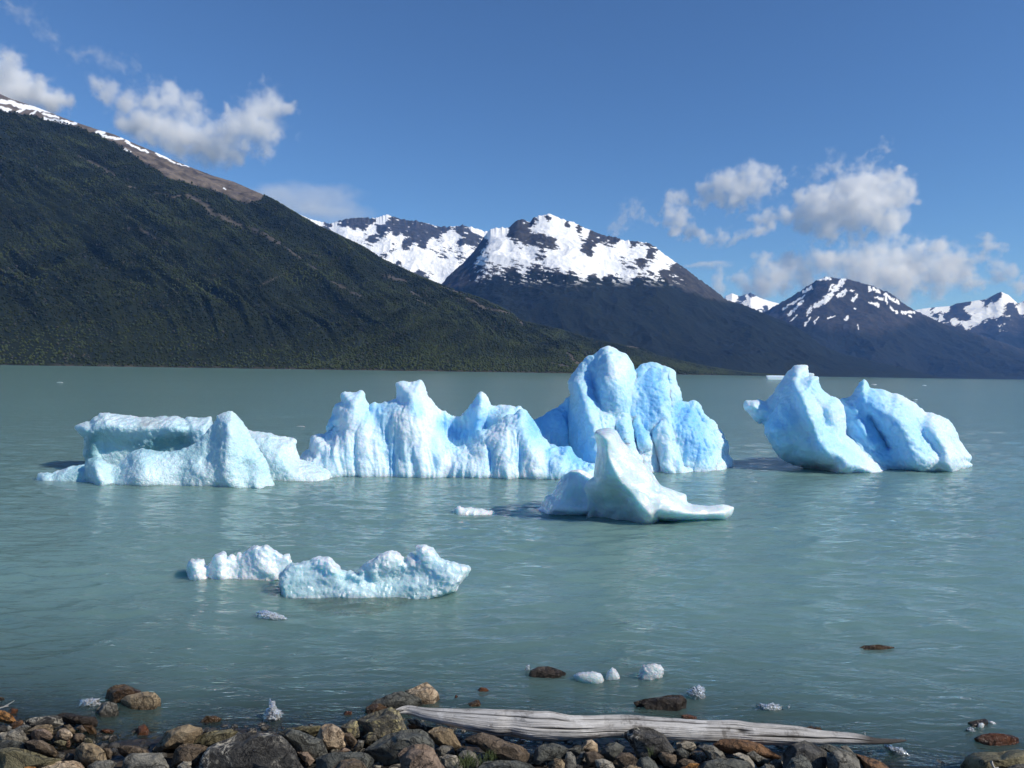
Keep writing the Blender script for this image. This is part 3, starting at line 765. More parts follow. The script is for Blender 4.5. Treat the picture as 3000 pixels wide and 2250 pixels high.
parts = [
    relief(front, bt + .75, .8, .7, 60, 4, flare=1.0, strokes=[
        (F([(300, 300), (290, 420), (250, 560), (200, 660)]), 26, 0.082), (F([(575, 250), (590, 380), (620, 520), (640, 660)]), 34, 0.112), (F([(530, 330), (545, 500), (540, 660)]), 22, 0.074),
        (F([(395, 350), (430, 430), (470, 520), (485, 640)]), 26, -0.141), (F([(650, 420), (680, 520), (690, 640)]), 20, -0.060), (F([(350, 420), (360, 560), (350, 660)]), 18, 0.056),
        (F([(120, 520), (130, 660)]), 20, 0.045), (F([(900, 450), (880, 560), (860, 660)]), 24, 0.074), (F([(1000, 420), (1020, 540), (1040, 660)]), 22, 0.093), (F([(945, 480), (960, 580), (970, 660)]), 15, -0.082),
        (F([(1130, 440), (1170, 540), (1180, 660)]), 24, 0.074), (F([(1090, 450), (1100, 560), (1110, 660)]), 16, -0.074), (F([(1240, 560), (1245, 660)]), 14, -0.074), (F([(1320, 570), (1350, 650)]), 18, 0.045), (F([(760, 590), (740, 660)]), 20, -0.045)]),
    relief(backw, bt + 1.35, .25, .7, 40, 4, flare=.3, strokes=[(F([(918, 280), (900, 380), (890, 500)]), 16, .35), (F([(1060, 360), (1000, 420)]), 22, .3), (F([(800, 460), (840, 430)]), 45, -.35)]),
    relief(tower, bt2 + 1.35, 1.25, 1.3, 60, 4, flare=.9, strokes=[
        (F([(1352, 230), (1390, 300), (1430, 380), (1470, 480), (1490, 600)]), 24, .35), (F([(1520, 80), (1560, 180), (1580, 320), (1600, 450), (1640, 600)]), 34, .3), (F([(1440, 150), (1450, 230), (1480, 310)]), 26, -.35),
        (F([(1510, 240), (1500, 300)]), 22, .25), (F([(1600, 380), (1560, 420), (1560, 520)]), 26, -.3), (F([(1650, 300), (1640, 420), (1655, 520)]), 14, -.35), (F([(1700, 480), (1740, 580), (1780, 670)]), 20, .25), (F([(1520, 420), (1540, 520)]), 20, .2), (F([(1590, 540), (1620, 640)]), 16, -.25)]),
    relief(tower2, bt2 + 1.6, 1.2, 1.1, 50, 4, flare=.9, strokes=[
        (F([(1745, 230), (1740, 300), (1735, 360)]), 45, -.75), (F([(1850, 200), (1862, 300), (1868, 420), (1885, 530), (1960, 620)]), 18, .3), (F([(1690, 160), (1670, 300), (1670, 420), (1700, 520)]), 16, .3), (F([(1720, 480), (1710, 430)]), 24, -.2),
        (F([(1780, 430), (1800, 540), (1830, 650)]), 26, .25), (F([(1760, 540), (1770, 650)]), 14, -.2), (F([(1900, 600), (1910, 660)]), 14, -.15)]),
    relief(lobe, bt2 + 1.9, .9, .9, 50, 4, flare=.9, strokes=[(F([(1930, 420), (1945, 500), (1960, 560)]), 42, -.65), (F([(1950, 335), (2010, 420), (2070, 520), (2090, 640)]), 18, .22), (F([(2020, 600), (2040, 660)]), 26, .25)]),
    relief(F([(1400, 760), (1400, 320), (1450, 165), (1530, 95), (1600, 135), (1650, 205), (1690, 185), (1740, 165), (1810, 190), (1850, 300), (1868, 370), (1935, 355), (1970, 420), (2040, 500), (2068, 600), (2076, 760)]), bt2 + 1.4, .86, .9, 60, 4, flare=.8),
    relief(wing, bt2 + 1.75, .35, .8, 40, 4, flare=1.2, strokes=[(F([(1280, 400), (1320, 480), (1340, 560)]), 22, .15)]),
]
me = fuse(parts, .023, 0)
rough_ice(me, .035, .034, .018, flute=.085, fl_w=3.6, seed=3)
displace(me, lambda co, nr: .05 * fbm(co * np.array((2.6, 2.6, 2.0)) + 70, 3, .5, ridged=True) * smooth(1.0, 2.6, co[:, 0]))
paint(me, 'blue', [(F([(1200, 420), (1300, 400), (1330, 480), (1380, 570)]), 60, .9), (F([(750, 430), (800, 480), (880, 470), (900, 420)]), 30, .75), (F([(395, 370), (450, 430), (480, 520)]), 30, .4), (F([(440, 350), (500, 340)]), 16, .5), (F([(200, 400), (190, 470)]), 14, .6),
                   (F([(600, 350), (610, 370)]), 20, .4), (F([(1440, 140), (1450, 220), (1480, 300)]), 40, .55), (F([(1560, 270), (1590, 330)]), 30, .45), (F([(1740, 220), (1750, 300), (1720, 380)]), 50, .85), (F([(1700, 470), (1690, 500)]), 24, .7), (F([(1600, 450), (1590, 520)]), 26, .4),
                   (F([(1925, 400), (1940, 480), (1960, 560)]), 50, .8), (F([(1870, 360), (1890, 450)]), 24, .6), (F([(960, 560), (970, 640)]), 12, .5), (F([(1100, 560), (1105, 640)]), 10, .5), (F([(490, 560), (490, 660)]), 10, .5), (F([(1240, 560), (1250, 660)]), 12, .5), (F([(690, 500), (700, 640)]), 12, .35),
                   (F([(900, 310), (860, 380)]), 16, .4), (F([(1010, 400), (1060, 370)]), 30, .2)], base=.2, noise=.32)
attr(me, 'dirt', np.zeros(len(me.vertices)))
berg('iceberg', me, BLUE, 'tallest iceberg, white and deep blue with jagged pinnacles and a twin topped tower', group='icebergs on the lake')

# ---- the two blue bergs on the right
F = zR
b1 = wl(2440, 1386)
slab = F([(192, 395), (205, 358), (265, 347), (310, 350), (355, 357), (400, 310), (440, 250), (480, 200), (520, 145), (560, 110), (600, 103), (652, 103), (655, 150), (657, 190), (640, 300), (560, 480), (440, 580), (345, 540), (330, 512), (300, 516), (265, 490), (230, 440), (200, 415)])
body = F([(345, 540), (342, 590), (396, 668), (420, 718), (460, 760), (520, 795), (610, 832), (700, 852), (785, 872), (800, 960), (1300, 960), (1265, 880), (1232, 850), (1190, 810), (1130, 760), (1080, 720), (1000, 650), (935, 605), (930, 560), (926, 480), (912, 400), (893, 352), (870, 338), (810, 318), (760, 275), (727, 228), (734, 186), (680, 178), (640, 195), (600, 205), (572, 192), (545, 200), (500, 250), (440, 362), (385, 450), (350, 515)])
parts = [relief(slab, b1 + 1.45, .35, .5, 30, 3.5, strokes=[(F([(230, 420), (270, 400), (280, 360)]), 12, .15), (F([(600, 130), (480, 260), (380, 420)]), 26, .12)]),
         relief(body, b1 + 1.0, .95, .9, 75, 3.5, flare=.5, strokes=[
             (F([(572, 200), (620, 330), (650, 420), (690, 540), (760, 670), (790, 750), (785, 870)]), 20, .3), (F([(640, 260), (720, 370), (760, 440), (780, 520)]), 12, -.14), (F([(700, 250), (790, 350), (850, 420)]), 20, .16), (F([(460, 520), (530, 620), (560, 700)]), 26, -.16),
             (F([(770, 600), (800, 560)]), 40, -.22), (F([(840, 700), (900, 800), (930, 870)]), 30, .2), (F([(960, 690), (1060, 790), (1120, 860)]), 22, .15), (F([(430, 450), (420, 600)]), 40, .12), (F([(720, 500), (745, 560)]), 16, .12)])]
me = fuse(parts, .028, 0)
rough_ice(me, .05, .04, .016, seed=9)
paint(me, 'blue', [(F([(470, 520), (530, 620), (560, 690)]), 70, .45), (F([(790, 560), (800, 640)]), 40, .4), (F([(680, 260), (800, 330)]), 40, .3), (F([(500, 330), (560, 420)]), 50, .25), (F([(960, 720), (1000, 780)]), 30, .25), (F([(380, 530), (400, 620)]), 40, .3)], base=.16, noise=.3)
attr(me, 'dirt', np.zeros(len(me.vertices)))
berg('iceberg', me, BLUE, 'undercut blue white iceberg leaning left with a hooked top and a beak', group='icebergs on the lake')
b2 = wl(2780, 1387)
right = F([(860, 960), (870, 500), (892, 348), (940, 338), (990, 300), (1020, 240), (1037, 213), (1060, 198), (1080, 214), (1098, 264), (1150, 272), (1210, 292), (1262, 315), (1300, 315), (1350, 340), (1430, 380), (1480, 425), (1505, 446), (1552, 443), (1640, 480), (1692, 515), (1732, 590), (1742, 640), (1792, 710), (1826, 754), (1831, 770), (1806, 790), (1833, 818), (1802, 850), (1790, 880), (1800, 960)])
parts = [relief(right, b2 + 1.6, 1.25, 1.0, 80, 3.5, flare=.6, strokes=[
    (F([(1060, 205), (1040, 330), (980, 430)]), 16, .15), (F([(1110, 270), (1200, 380), (1330, 540), (1380, 650), (1420, 780), (1440, 880)]), 34, .3), (F([(1000, 480), (1080, 600), (1160, 680), (1250, 760)]), 55, -.32), (F([(1010, 520), (1100, 640), (1140, 670)]), 14, .18),
    (F([(1110, 480), (1180, 590), (1230, 690)]), 12, -.2), (F([(1420, 480), (1440, 560), (1520, 640), (1600, 740)]), 20, -.22), (F([(1505, 450), (1560, 560), (1640, 680), (1700, 800)]), 26, .22), (F([(1340, 360), (1460, 470)]), 24, .18), (F([(1520, 700), (1540, 860)]), 30, .15), (F([(1640, 700), (1680, 860)]), 26, .12)])]
me = fuse(parts, .028, 0)
rough_ice(me, .06, .042, .018, seed=15)


def diag(co, nr):      # slanting melt grooves
    u = co[:, 0] * .6 + co[:, 2] * .8
    return .022 * fbm(np.stack([u * 4.2, co[:, 1] * .5, (co[:, 0] - co[:, 2]) * .4], -1), 2, ridged=True)


displace(me, diag)
paint(me, 'blue', [(F([(980, 480), (1080, 590), (1200, 720), (1320, 810)]), 75, .75), (F([(1150, 560), (1240, 690)]), 30, .5), (F([(1150, 360), (1260, 470)]), 60, .3), (F([(1460, 560), (1560, 660)]), 30, .35), (F([(1060, 330), (1100, 400)]), 40, .2)], base=.16, noise=.32)
attr(me, 'dirt', np.zeros(len(me.vertices)))
berg('iceberg', me, BLUE, 'rounded blue white iceberg farthest right, with a small pointed horn and slanting grooves', group='icebergs on the lake')

# ---- the low glassy berg on the left
F = zL
b3 = wl(700, 1430); b4 = wl(330, 1405)
shelf = F([(372, 560), (380, 440), (361, 400), (372, 350), (368, 292), (310, 228), (335, 205), (390, 188), (402, 195), (430, 160), (460, 150), (472, 134), (510, 125), (560, 135), (700, 150), (820, 163), (880, 157), (960, 157), (1030, 180), (1036, 164), (1110, 165), (1190, 160), (1206, 208), (1230, 320), (1220, 560)])
cave = F([(415, 400), (430, 300), (470, 262), (540, 268), (620, 302), (700, 330), (790, 352), (900, 300), (1040, 248), (1070, 330), (1070, 520), (400, 560)])
ridge = F([(390, 720), (384, 620), (374, 540), (372, 470), (390, 436), (420, 418), (460, 420), (500, 440), (530, 470), (592, 470), (640, 420), (682, 385), (730, 365), (790, 370), (860, 385), (930, 385), (1000, 375), (1070, 340), (1130, 290), (1190, 225), (1222, 180), (1235, 150), (1270, 135), (1320, 125), (1350, 145), (1390, 190), (1420, 230), (1480, 320), (1540, 430), (1590, 570), (1620, 720)])
block = F([(1380, 700), (1390, 300), (1420, 245), (1490, 260), (1540, 265), (1572, 263), (1640, 285), (1720, 298), (1744, 310), (1735, 345), (1742, 375), (1768, 438), (1830, 450), (1900, 480), (1950, 508), (1968, 530), (1990, 700)])
tail = F([(40, 640), (62, 568), (75, 525), (130, 515), (160, 525), (250, 490), (370, 465), (520, 480), (520, 680)])
b5 = wl(870, 1408)
parts = [relief(shelf, b4 + 1.6, .55, .9, 38, 4, scoops=[(cave, .27, 40)], strokes=[(F([(430, 200), (620, 240), (800, 230), (1000, 220)]), 26, .12), (F([(700, 300), (850, 270)]), 30, -.1)]),
         relief(ridge, b3 + .6, .46, .5, 80, 4, flare=.6, strokes=[(F([(1320, 140), (1300, 300), (1290, 450), (1320, 600)]), 30, .15), (F([(440, 440), (460, 560)]), 28, .2), (F([(560, 500), (550, 600)]), 24, -.2), (F([(740, 390), (700, 500), (760, 600)]), 34, .15), (F([(1000, 430), (980, 560)]), 40, -.15), (F([(1440, 500), (1420, 570)]), 24, -.15), (F([(1200, 300), (1160, 420)]), 30, -.15)]),
         relief(block, b5 + .75, .65, .7, 50, 4, flare=1.0, strokes=[(F([(1520, 300), (1600, 420), (1700, 520)]), 40, .15)]),
         relief(tail, wl(220, 1412) + .35, .3, .5, 30, 4, flare=.6)]
me = fuse(parts, .028, 0)
rough_ice(me, .05, .030, .030, seed=21)
paint(me, 'blue', [(cave[:8], 20, .15), (F([(450, 300), (500, 380), (620, 360), (760, 380)]), 55, .4), (F([(390, 330), (400, 420)]), 26, .4), (F([(880, 330), (1000, 310)]), 40, .6), (F([(1280, 380), (1150, 420)]), 80, .3), (F([(1560, 430), (1620, 480)]), 60, .25), (F([(150, 550), (330, 530)]), 40, .4), (F([(560, 590), (580, 560)]), 30, .35)], base=.16, noise=.35)
paint(me, 'dirt', [(F([(760, 190), (830, 185)]), 18, .6), (F([(700, 215), (740, 215)]), 12, .3), (F([(560, 165), (640, 160)]), 12, .15)], base=-.2, noise=.4, sc=4.)
berg('iceberg', me, GLASSY, 'low glassy iceberg farthest left, with a hollowed shelf and a brown smudge on top', group='icebergs on the lake')

# ---- the grey green spire and its small companion
F = zS
bs = wl(1740, 1538)
spire = F([(1045, 900), (1045, 797), (1052, 740), (1058, 650), (1050, 600), (1034, 550), (1060, 510), (1108, 470), (1114, 400), (1124, 330), (1130, 262), (1112, 205), (1108, 170), (1120, 146), (1150, 136), (1190, 131), (1230, 132), (1265, 150), (1300, 210), (1350, 265), (1420, 345), (1480, 400), (1530, 460), (1572, 530), (1640, 560), (1700, 582), (1754, 600), (1762, 655), (1800, 670), (1900, 680), (1960, 676), (2020, 668), (2060, 678), (2096, 688), (2076, 740), (2032, 774), (1900, 786), (1800, 790), (1700, 793), (1610, 786), (1560, 780), (1500, 860), (1480, 900)])
edge_ = np.array(F([(1140, 130), (1170, 230), (1210, 340), (1290, 500), (1380, 600), (1450, 690), (1530, 770), (1560, 800)]))


def wedge(X, Y):       # a keel: left of it the face turns away from the light
    ex = np.interp(Y, edge_[:, 1], edge_[:, 0])
    u = X - ex
    return np.where(u < 0, np.maximum(u, -190) * .0075, -np.minimum(u, 420) * .0026) * smooth(1250, 1330, Y)


parts = [relief(spire, bs + .55, .78, .55, 34, 3, tfun=wedge, p_exp=.75, strokes=[(F([(1200, 470), (1160, 580)]), 30, .14), (F([(1190, 720), (1140, 790), (1260, 790)]), 34, .16), (F([(1080, 540), (1080, 700)]), 20, .12), (F([(1290, 640), (1320, 760)]), 34, -.12), (F([(1700, 600), (1745, 640)]), 18, -.15), (F([(1600, 660), (1800, 740), (2000, 720)]), 30, .12)])]
me = fuse(parts, .02, 0)
rough_ice(me, .022, .010, .006, seed=27, sc=1.6)
paint(me, 'blue', [(F([(1150, 350), (1180, 480), (1250, 620), (1330, 720)]), 45, .45), (F([(1400, 580), (1560, 560)]), 12, .4), (F([(1100, 640), (1300, 650)]), 20, .3)], base=.12, noise=.3, sc=2.)
attr(me, 'dirt', np.zeros(len(me.vertices)))
berg('iceberg', me, GREEN, 'grey green ice spire with a long low foot, in front of the tallest iceberg', group='icebergs on the lake')
hump = F([(655, 800), (664, 722), (700, 705), (745, 690), (745, 665), (770, 612), (815, 600), (850, 530), (880, 490), (920, 450), (955, 428), (1000, 422), (1060, 440), (1100, 475), (1160, 560), (1180, 800)])
parts = [relief(hump, wl(1620, 1503) + .5, .5, .5, 40, 3, flare=.8, strokes=[(F([(950, 440), (900, 560), (850, 650)]), 22, .12), (F([(1010, 500), (1000, 640)]), 24, -.1), (F([(700, 715), (900, 700), (1060, 700)]), 14, .14)])]
me = fuse(parts, .02, 0)
rough_ice(me, .04, .025, .010, seed=33, sc=1.6)
paint(me, 'blue', [(F([(900, 560), (980, 620)]), 50, .3)], base=.08, noise=.3, sc=2.)
attr(me, 'dirt', np.zeros(len(me.vertices)))
berg('iceberg', me, GREEN, 'little pale dome of ice partly hidden behind the grey green spire', group='icebergs on the lake')


def floe(poly, py, T, label, mat=None, vox=.02, R_=18, seed=0., blue=.1, step=2.5, rough=(.02, .03, .012), cat='ice floe', name='ice_floe', group='small pieces of floating ice', strokes=(), bst=(), sink=22.):
    poly = np.asarray(poly, float)
    mx = poly[:, 0].mean(); lowp = poly[:, 1] > poly[:, 1].min() + .66 * np.ptp(poly[:, 1]); poly[lowp, 1] += sink
    me = fuse([relief(poly, wl(mx, py) + T * .95, T, T, R_, step, flare=.5, strokes=strokes)], vox, 0)
    rough_ice(me, *rough, seed=seed, sc=2.)
    me.set_sharp_from_angle(angle=R(24))
    paint(me, 'blue', list(bst), base=blue, noise=.3, sc=3.)
    attr(me, 'dirt', np.zeros(len(me.vertices)))
    return berg(name, me, mat or GREEN, label, cat, group)


floe(F([(128, 770), (126, 738), (131, 702), (150, 682), (200, 690), (250, 697), (300, 700), (350, 712), (405, 724), (420, 770)]), 1508, .18, 'long thin white floe alone on the water left of the spire', seed=40, blue=.0)

# ---- the crumbling floes nearer the shore
F = zG
floe(F([(140, 360), (148, 318), (125, 285), (112, 240), (122, 215), (130, 200), (150, 190), (172, 196), (192, 188), (215, 192), (235, 183), (240, 215), (243, 238), (262, 235), (280, 212), (296, 180), (312, 152), (330, 156), (352, 146), (380, 135), (392, 170), (398, 186), (415, 165), (432, 150), (448, 172), (470, 168), (480, 140), (500, 163), (550, 120), (585, 102), (610, 97), (640, 106), (672, 90), (700, 108), (722, 127), (744, 130), (765, 150), (790, 165), (812, 156), (835, 155), (842, 185), (850, 212), (846, 250), (800, 285), (700, 310), (560, 330), (400, 345), (240, 365)]), 1695, .15,
     'jagged white floe nearer the shore, the left one of the crumbling pair', FLOE, .013, 8, 44., .12, rough=(.02, .014, .018),
     strokes=[(F([(170, 200), (180, 300)]), 16, 0.060), (F([(340, 160), (350, 300)]), 16, 0.060), (F([(270, 240), (265, 310)]), 9, -0.060), (F([(640, 110), (620, 220), (680, 270)]), 24, 0.060), (F([(470, 200), (440, 290)]), 20, -0.050)])
floe(F([(790, 420), (778, 366), (765, 330), (766, 290), (790, 285), (810, 255), (850, 217), (905, 214), (960, 201), (985, 205), (1008, 186), (1040, 178), (1080, 180), (1116, 173), (1130, 195), (1146, 200), (1152, 220), (1180, 236), (1200, 264), (1240, 278), (1268, 268), (1290, 284), (1330, 298), (1326, 262), (1352, 235), (1392, 205), (1440, 188), (1470, 160), (1502, 142), (1540, 131), (1590, 136), (1612, 155), (1640, 185), (1643, 206), (1668, 204), (1675, 156), (1690, 152), (1715, 172), (1738, 186), (1740, 140), (1735, 106), (1760, 98), (1780, 92), (1805, 104), (1828, 110), (1850, 116), (1870, 145), (1892, 180), (1930, 196), (1960, 202), (1998, 214), (2030, 226), (2090, 230), (2109, 258), (2095, 285), (2080, 305), (2000, 360), (1900, 400), (1800, 435), (1720, 470), (1560, 470), (1430, 490), (1130, 495), (1030, 460), (930, 440)]), 1748, .2,
     'broad glassy floe of crumbling ice nearer the shore, right of the jagged white floe', FLOE, .016, 11, 48., .36, rough=(.03, .018, .022),
     strokes=[(F([(1540, 140), (1500, 240)]), 40, 0.060), (F([(1790, 110), (1800, 220)]), 30, 0.060), (F([(1250, 330), (1500, 320), (1800, 290)]), 26, -0.080), (F([(1100, 190), (1130, 260)]), 24, 0.060), (F([(1700, 330), (1950, 290)]), 30, 0.060), (F([(1260, 400), (1350, 420)]), 40, 0.060), (F([(1290, 290), (1340, 320)]), 16, 0.070), (F([(1430, 280), (1440, 320)]), 8, 0.060)],
     bst=[(F([(900, 340), (1100, 400)]), 60, .3), (F([(1500, 400), (1700, 430)]), 40, .3), (F([(1250, 330), (1800, 260)]), 30, .25), (F([(1540, 150), (1800, 120)]), 40, -.3), (F([(1080, 190), (1140, 240)]), 30, -.3)])

foot = F([(960, 470), (1130, 460), (1400, 460), (1560, 470), (1640, 500), (1560, 590), (1350, 640), (1120, 630), (990, 560)])
U, Fc = ico(5)
fx, fy = np.array(foot).T; fd = on_z(fx, fy, -.1); fw = np.stack([ray(fx, fy)[:, 0] * fd, fd], -1); fc = fw.mean(0)
th = np.arctan2(U[:, 1], U[:, 0]); ta = np.arctan2(fw[:, 1] - fc[1], fw[:, 0] - fc[0]); ra = np.hypot(*(fw - fc).T); o_ = np.argsort(ta)
rr = np.interp(th, np.concatenate([ta[o_] - 6.2832, ta[o_], ta[o_] + 6.2832]), np.tile(ra[o_], 3)); rho = np.hypot(U[:, 0], U[:, 1])
Vf = np.stack([fc[0] + np.cos(th) * rr * rho, fc[1] + np.sin(th) * rr * rho, -.15 + .11 * U[:, 2] + .03 * perlin(U * 4)], -1)
mf = mesh_np('drowned_foot', Vf, Fc); attr(mf, 'blue', np.full(len(Vf), .3)); attr(mf, 'dirt', np.zeros(len(Vf)))
broad = [o for o in COL.objects if o.name.startswith('ice_floe')][-1]
ft = put('drowned_foot', mf, GLASSY, parent=broad); ft.location = -broad.location

# ---- far floe on the horizon and scattered bits
floe(zR([(350, 215), (356, 200), (352, 172), (380, 170), (500, 172), (640, 172), (652, 150), (700, 156), (704, 172), (690, 185), (690, 215)]), 1030 + 203 * .4069, .6, 'flat pale floe far away near the dark shore', BLUE, .25, 6, 52., .1, rough=(.1, .1, .05), sink=2.)

# where ice lies just below the surface the milky water lets it show through
hx = np.zeros((700, 480))
for o in [o for o in COL.objects if o.name.startswith('drowned')]:
    c = coords(o.data) + (np.array(o.location) if o.parent is None else 0); k = (c[:, 2] < .02) & (c[:, 2] > -.55) & (c[:, 1] < 31)
    ii = np.clip(((c[k, 0] + 17.5) * 20).astype(int), 0, 699); jj = np.clip(((c[k, 1] - 7) * 20).astype(int), 0, 479)
    hx[ii, jj] = 1


def blur(a, k):
    for ax in (0, 1):
        ker = np.hanning(k + 2)[1:-1]; ker /= ker.sum()
        a = np.apply_along_axis(lambda v: np.convolve(v, ker, 'same'), ax, a)
    return a


hx = np.clip(blur(hx, 9) * 1.6, 0, 1)
ii = np.clip(((LX + 17.5) * 20).astype(int), 0, 699); jj = np.clip(((LY - 7) * 20).astype(int), 0, 479)
box = (np.abs(LX) < 17) & (LY > 7.2) & (LY < 30.5)
clear1 = np.maximum(clear0, np.where(box, hx[ii, jj] * .6, 0))
lake_me.attributes['clear'].data.foreach_set('value', np.ascontiguousarray(clear1, np.float32).ravel())
# ------------------------------------------------------------------ boulders and stones of the shore
def rock_mat(name, c1, c2, c3, vein=None, lichen=None, rough=.7, wet=False, vs=6.0, vth=.045):
    n = NT(name)
    oi = n.n('ObjectInfo').outputs['Random']
    p = n.n('VectorMath', {0: n.obj(), 1: n.n('CombineXYZ', {0: n.math('MULTIPLY', oi, 90.0), 1: n.math('MULTIPLY', oi, 41.0), 2: 0.0}).outputs[0]}, operation='ADD').outputs[0]
    a = n.noise(p, 7.0, 8, .68, .4); b_ = n.noise(p, 28.0, 6, .7); sp = n.noise(p, 120.0, 3, .6)
    c = n.mix(n.ramp(a, .36, .62), rgb(*c1), rgb(*c2))
    c = n.mix(n.math('MULTIPLY', n.ramp(b_, .48, .7), .75), c, rgb(*c3))
    c = n.mix(n.math('MULTIPLY', n.ramp(sp, .55, .72), .35), c, rgb(*(min(1, x * 2.2 + .02) for x in c2)))
    c = n.mix(n.math('MULTIPLY', n.ramp(sp, .45, .3), .4), c, rgb(*(x * .45 for x in c1)))
    if lichen:
        lf = n.math('MULTIPLY', n.ramp(n.noise(p, 9.0, 7, .75, .8), .5, .6), n.ramp(b_, .38, .55))
        c = n.mix(lf, c, rgb(*lichen))
    if vein:
        v = n.math('ABSOLUTE', n.math('SUBTRACT', n.noise(p, vs, 6, .6, 1.4), .5))
        m = n.math('MULTIPLY', n.ramp(v, vth, .0), n.ramp(n.noise(p, vs * .4, 3), .44, .58))
        c = n.mix(m, c, rgb(*vein))
    c = n.n('Mix', {0: 1.0, 6: c, 7: rgb(1.48, 1.37, 1.18)}, data_type='RGBA', blend_type='MULTIPLY').outputs[2]
    ck = n.ramp(n.math('ABSOLUTE', n.math('SUBTRACT', n.noise(p, 5.0, 7, .62, 1.0), .5)), .022, .0)
    c = n.mix(n.math('MULTIPLY', ck, .7), c, rgb(.015, .013, .012))
    a = n.math('SUBTRACT', a, n.math('MULTIPLY', ck, .25))
    h = n.math('ADD', n.math('MULTIPLY', a, .07), n.math('ADD', n.math('MULTIPLY', b_, .024), n.math('MULTIPLY', sp, .003)))
    # stone stays dark and shiny where the lake washes it
    z = n.n('SeparateXYZ', {0: n.pos()}).outputs[2]
    wz = n.math('ADD', z, n.math('MULTIPLY', n.noise(p, 12.0, 3), -.05))
    wt = n.ramp(wz, .03, -.005) if not wet else n.ramp(wz, .22, .02)
    c = n.mix(n.math('MULTIPLY', wt, .62), c, n.n('Mix', {0: 1.0, 6: c, 7: rgb(.22, .19, .16)}, data_type='RGBA', blend_type='MULTIPLY').outputs[2])
    r = n.n('MapRange', {0: wt, 1: 0.0, 2: 1.0, 3: rough, 4: .18}).outputs[0]
    b = n.n('BsdfPrincipled', {'Base Color': c, 'Roughness': r, 'Specular IOR Level': .4, 'Normal': n.bump(h, .85, 1.0)})
    return n.surf(b.outputs[0])


RM = {
    'charcoal': rock_mat('charcoal_stone', (.030, .030, .031), (.062, .062, .062), (.10, .10, .095), vein=(.40, .39, .35), vs=9.0, vth=.06),
    'slate': rock_mat('slate_stone', (.050, .055, .055), (.085, .092, .088), (.13, .135, .125)),
    'grey': rock_mat('grey_stone', (.095, .097, .092), (.155, .155, .145), (.22, .215, .20)),
    'pale': rock_mat('pale_stone', (.17, .165, .15), (.27, .255, .225), (.36, .34, .30)),
    'cream': rock_mat('cream_stone', (.26, .20, .145), (.42, .35, .27), (.12, .085, .06)),
    'tan': rock_mat('tan_stone', (.14, .108, .072), (.23, .185, .125), (.30, .255, .185)),
    'brown': rock_mat('brown_stone', (.062, .048, .036), (.112, .088, .066), (.19, .155, .118)),
    'rust': rock_mat('rusty_stone', (.085, .047, .026), (.165, .095, .05), (.045, .035, .028)),
    'orange': rock_mat('orange_stone', (.20, .095, .03), (.34, .18, .06), (.09, .055, .03)),
    'pink': rock_mat('pinkish_stone', (.13, .098, .078), (.22, .17, .138), (.075, .06, .05)),
    'olive': rock_mat('olive_stone', (.085, .080, .048), (.15, .138, .085), (.20, .185, .12)),
    'lichen': rock_mat('lichened_stone', (.060, .060, .054), (.10, .098, .085), (.14, .13, .10), lichen=(.33, .30, .17)),
    'wetdark': rock_mat('wet_dark_stone', (.030, .026, .024), (.060, .048, .040), (.10, .075, .055), wet=True, rough=.35),
    'wetbrown': rock_mat('wet_brown_stone', (.075, .045, .025), (.13, .085, .045), (.18, .13, .075), wet=True, rough=.35),
    'wetred': rock_mat('wet_red_stone', (.11, .045, .022), (.19, .080, .035), (.09, .05, .03), wet=True, rough=.35),
}


def star(poly, n=256):
    """Radius of an outline seen from its middle, for every direction."""
    poly = np.asarray(poly, float)
    x, y = poly.T; xs, ys = np.roll(x, -1), np.roll(y, -1)
    cr = x * ys - xs * y; A = cr.sum() / 2
    cx, cy_ = ((x + xs) * cr).sum() / (6 * A), ((y + ys) * cr).sum() / (6 * A)
    th = np.arange(n) * 2 * math.pi / n; out = np.full(n, 0.0)
    for i in range(len(poly)):
        a = poly[i] - (cx, cy_); b = poly[(i + 1) % len(poly)] - (cx, cy_); e = b - a
        dx, dy = np.cos(th), np.sin(th)
        den = dx * e[1] - dy * e[0]
        den = np.where(np.abs(den) < 1e-9, 1e-9, den)
        t = (a[0] * e[1] - a[1] * e[0]) / den
        s = (a[0] * dy - a[1] * dx) / den
        out = np.where((s >= -1e-6) & (s <= 1 + 1e-6) & (t > 0), np.maximum(out, t), out)
    out = np.where(out <= 0, np.median(out[out > 0]) if (out > 0).any() else 5, out)
    return cx, cy_, out


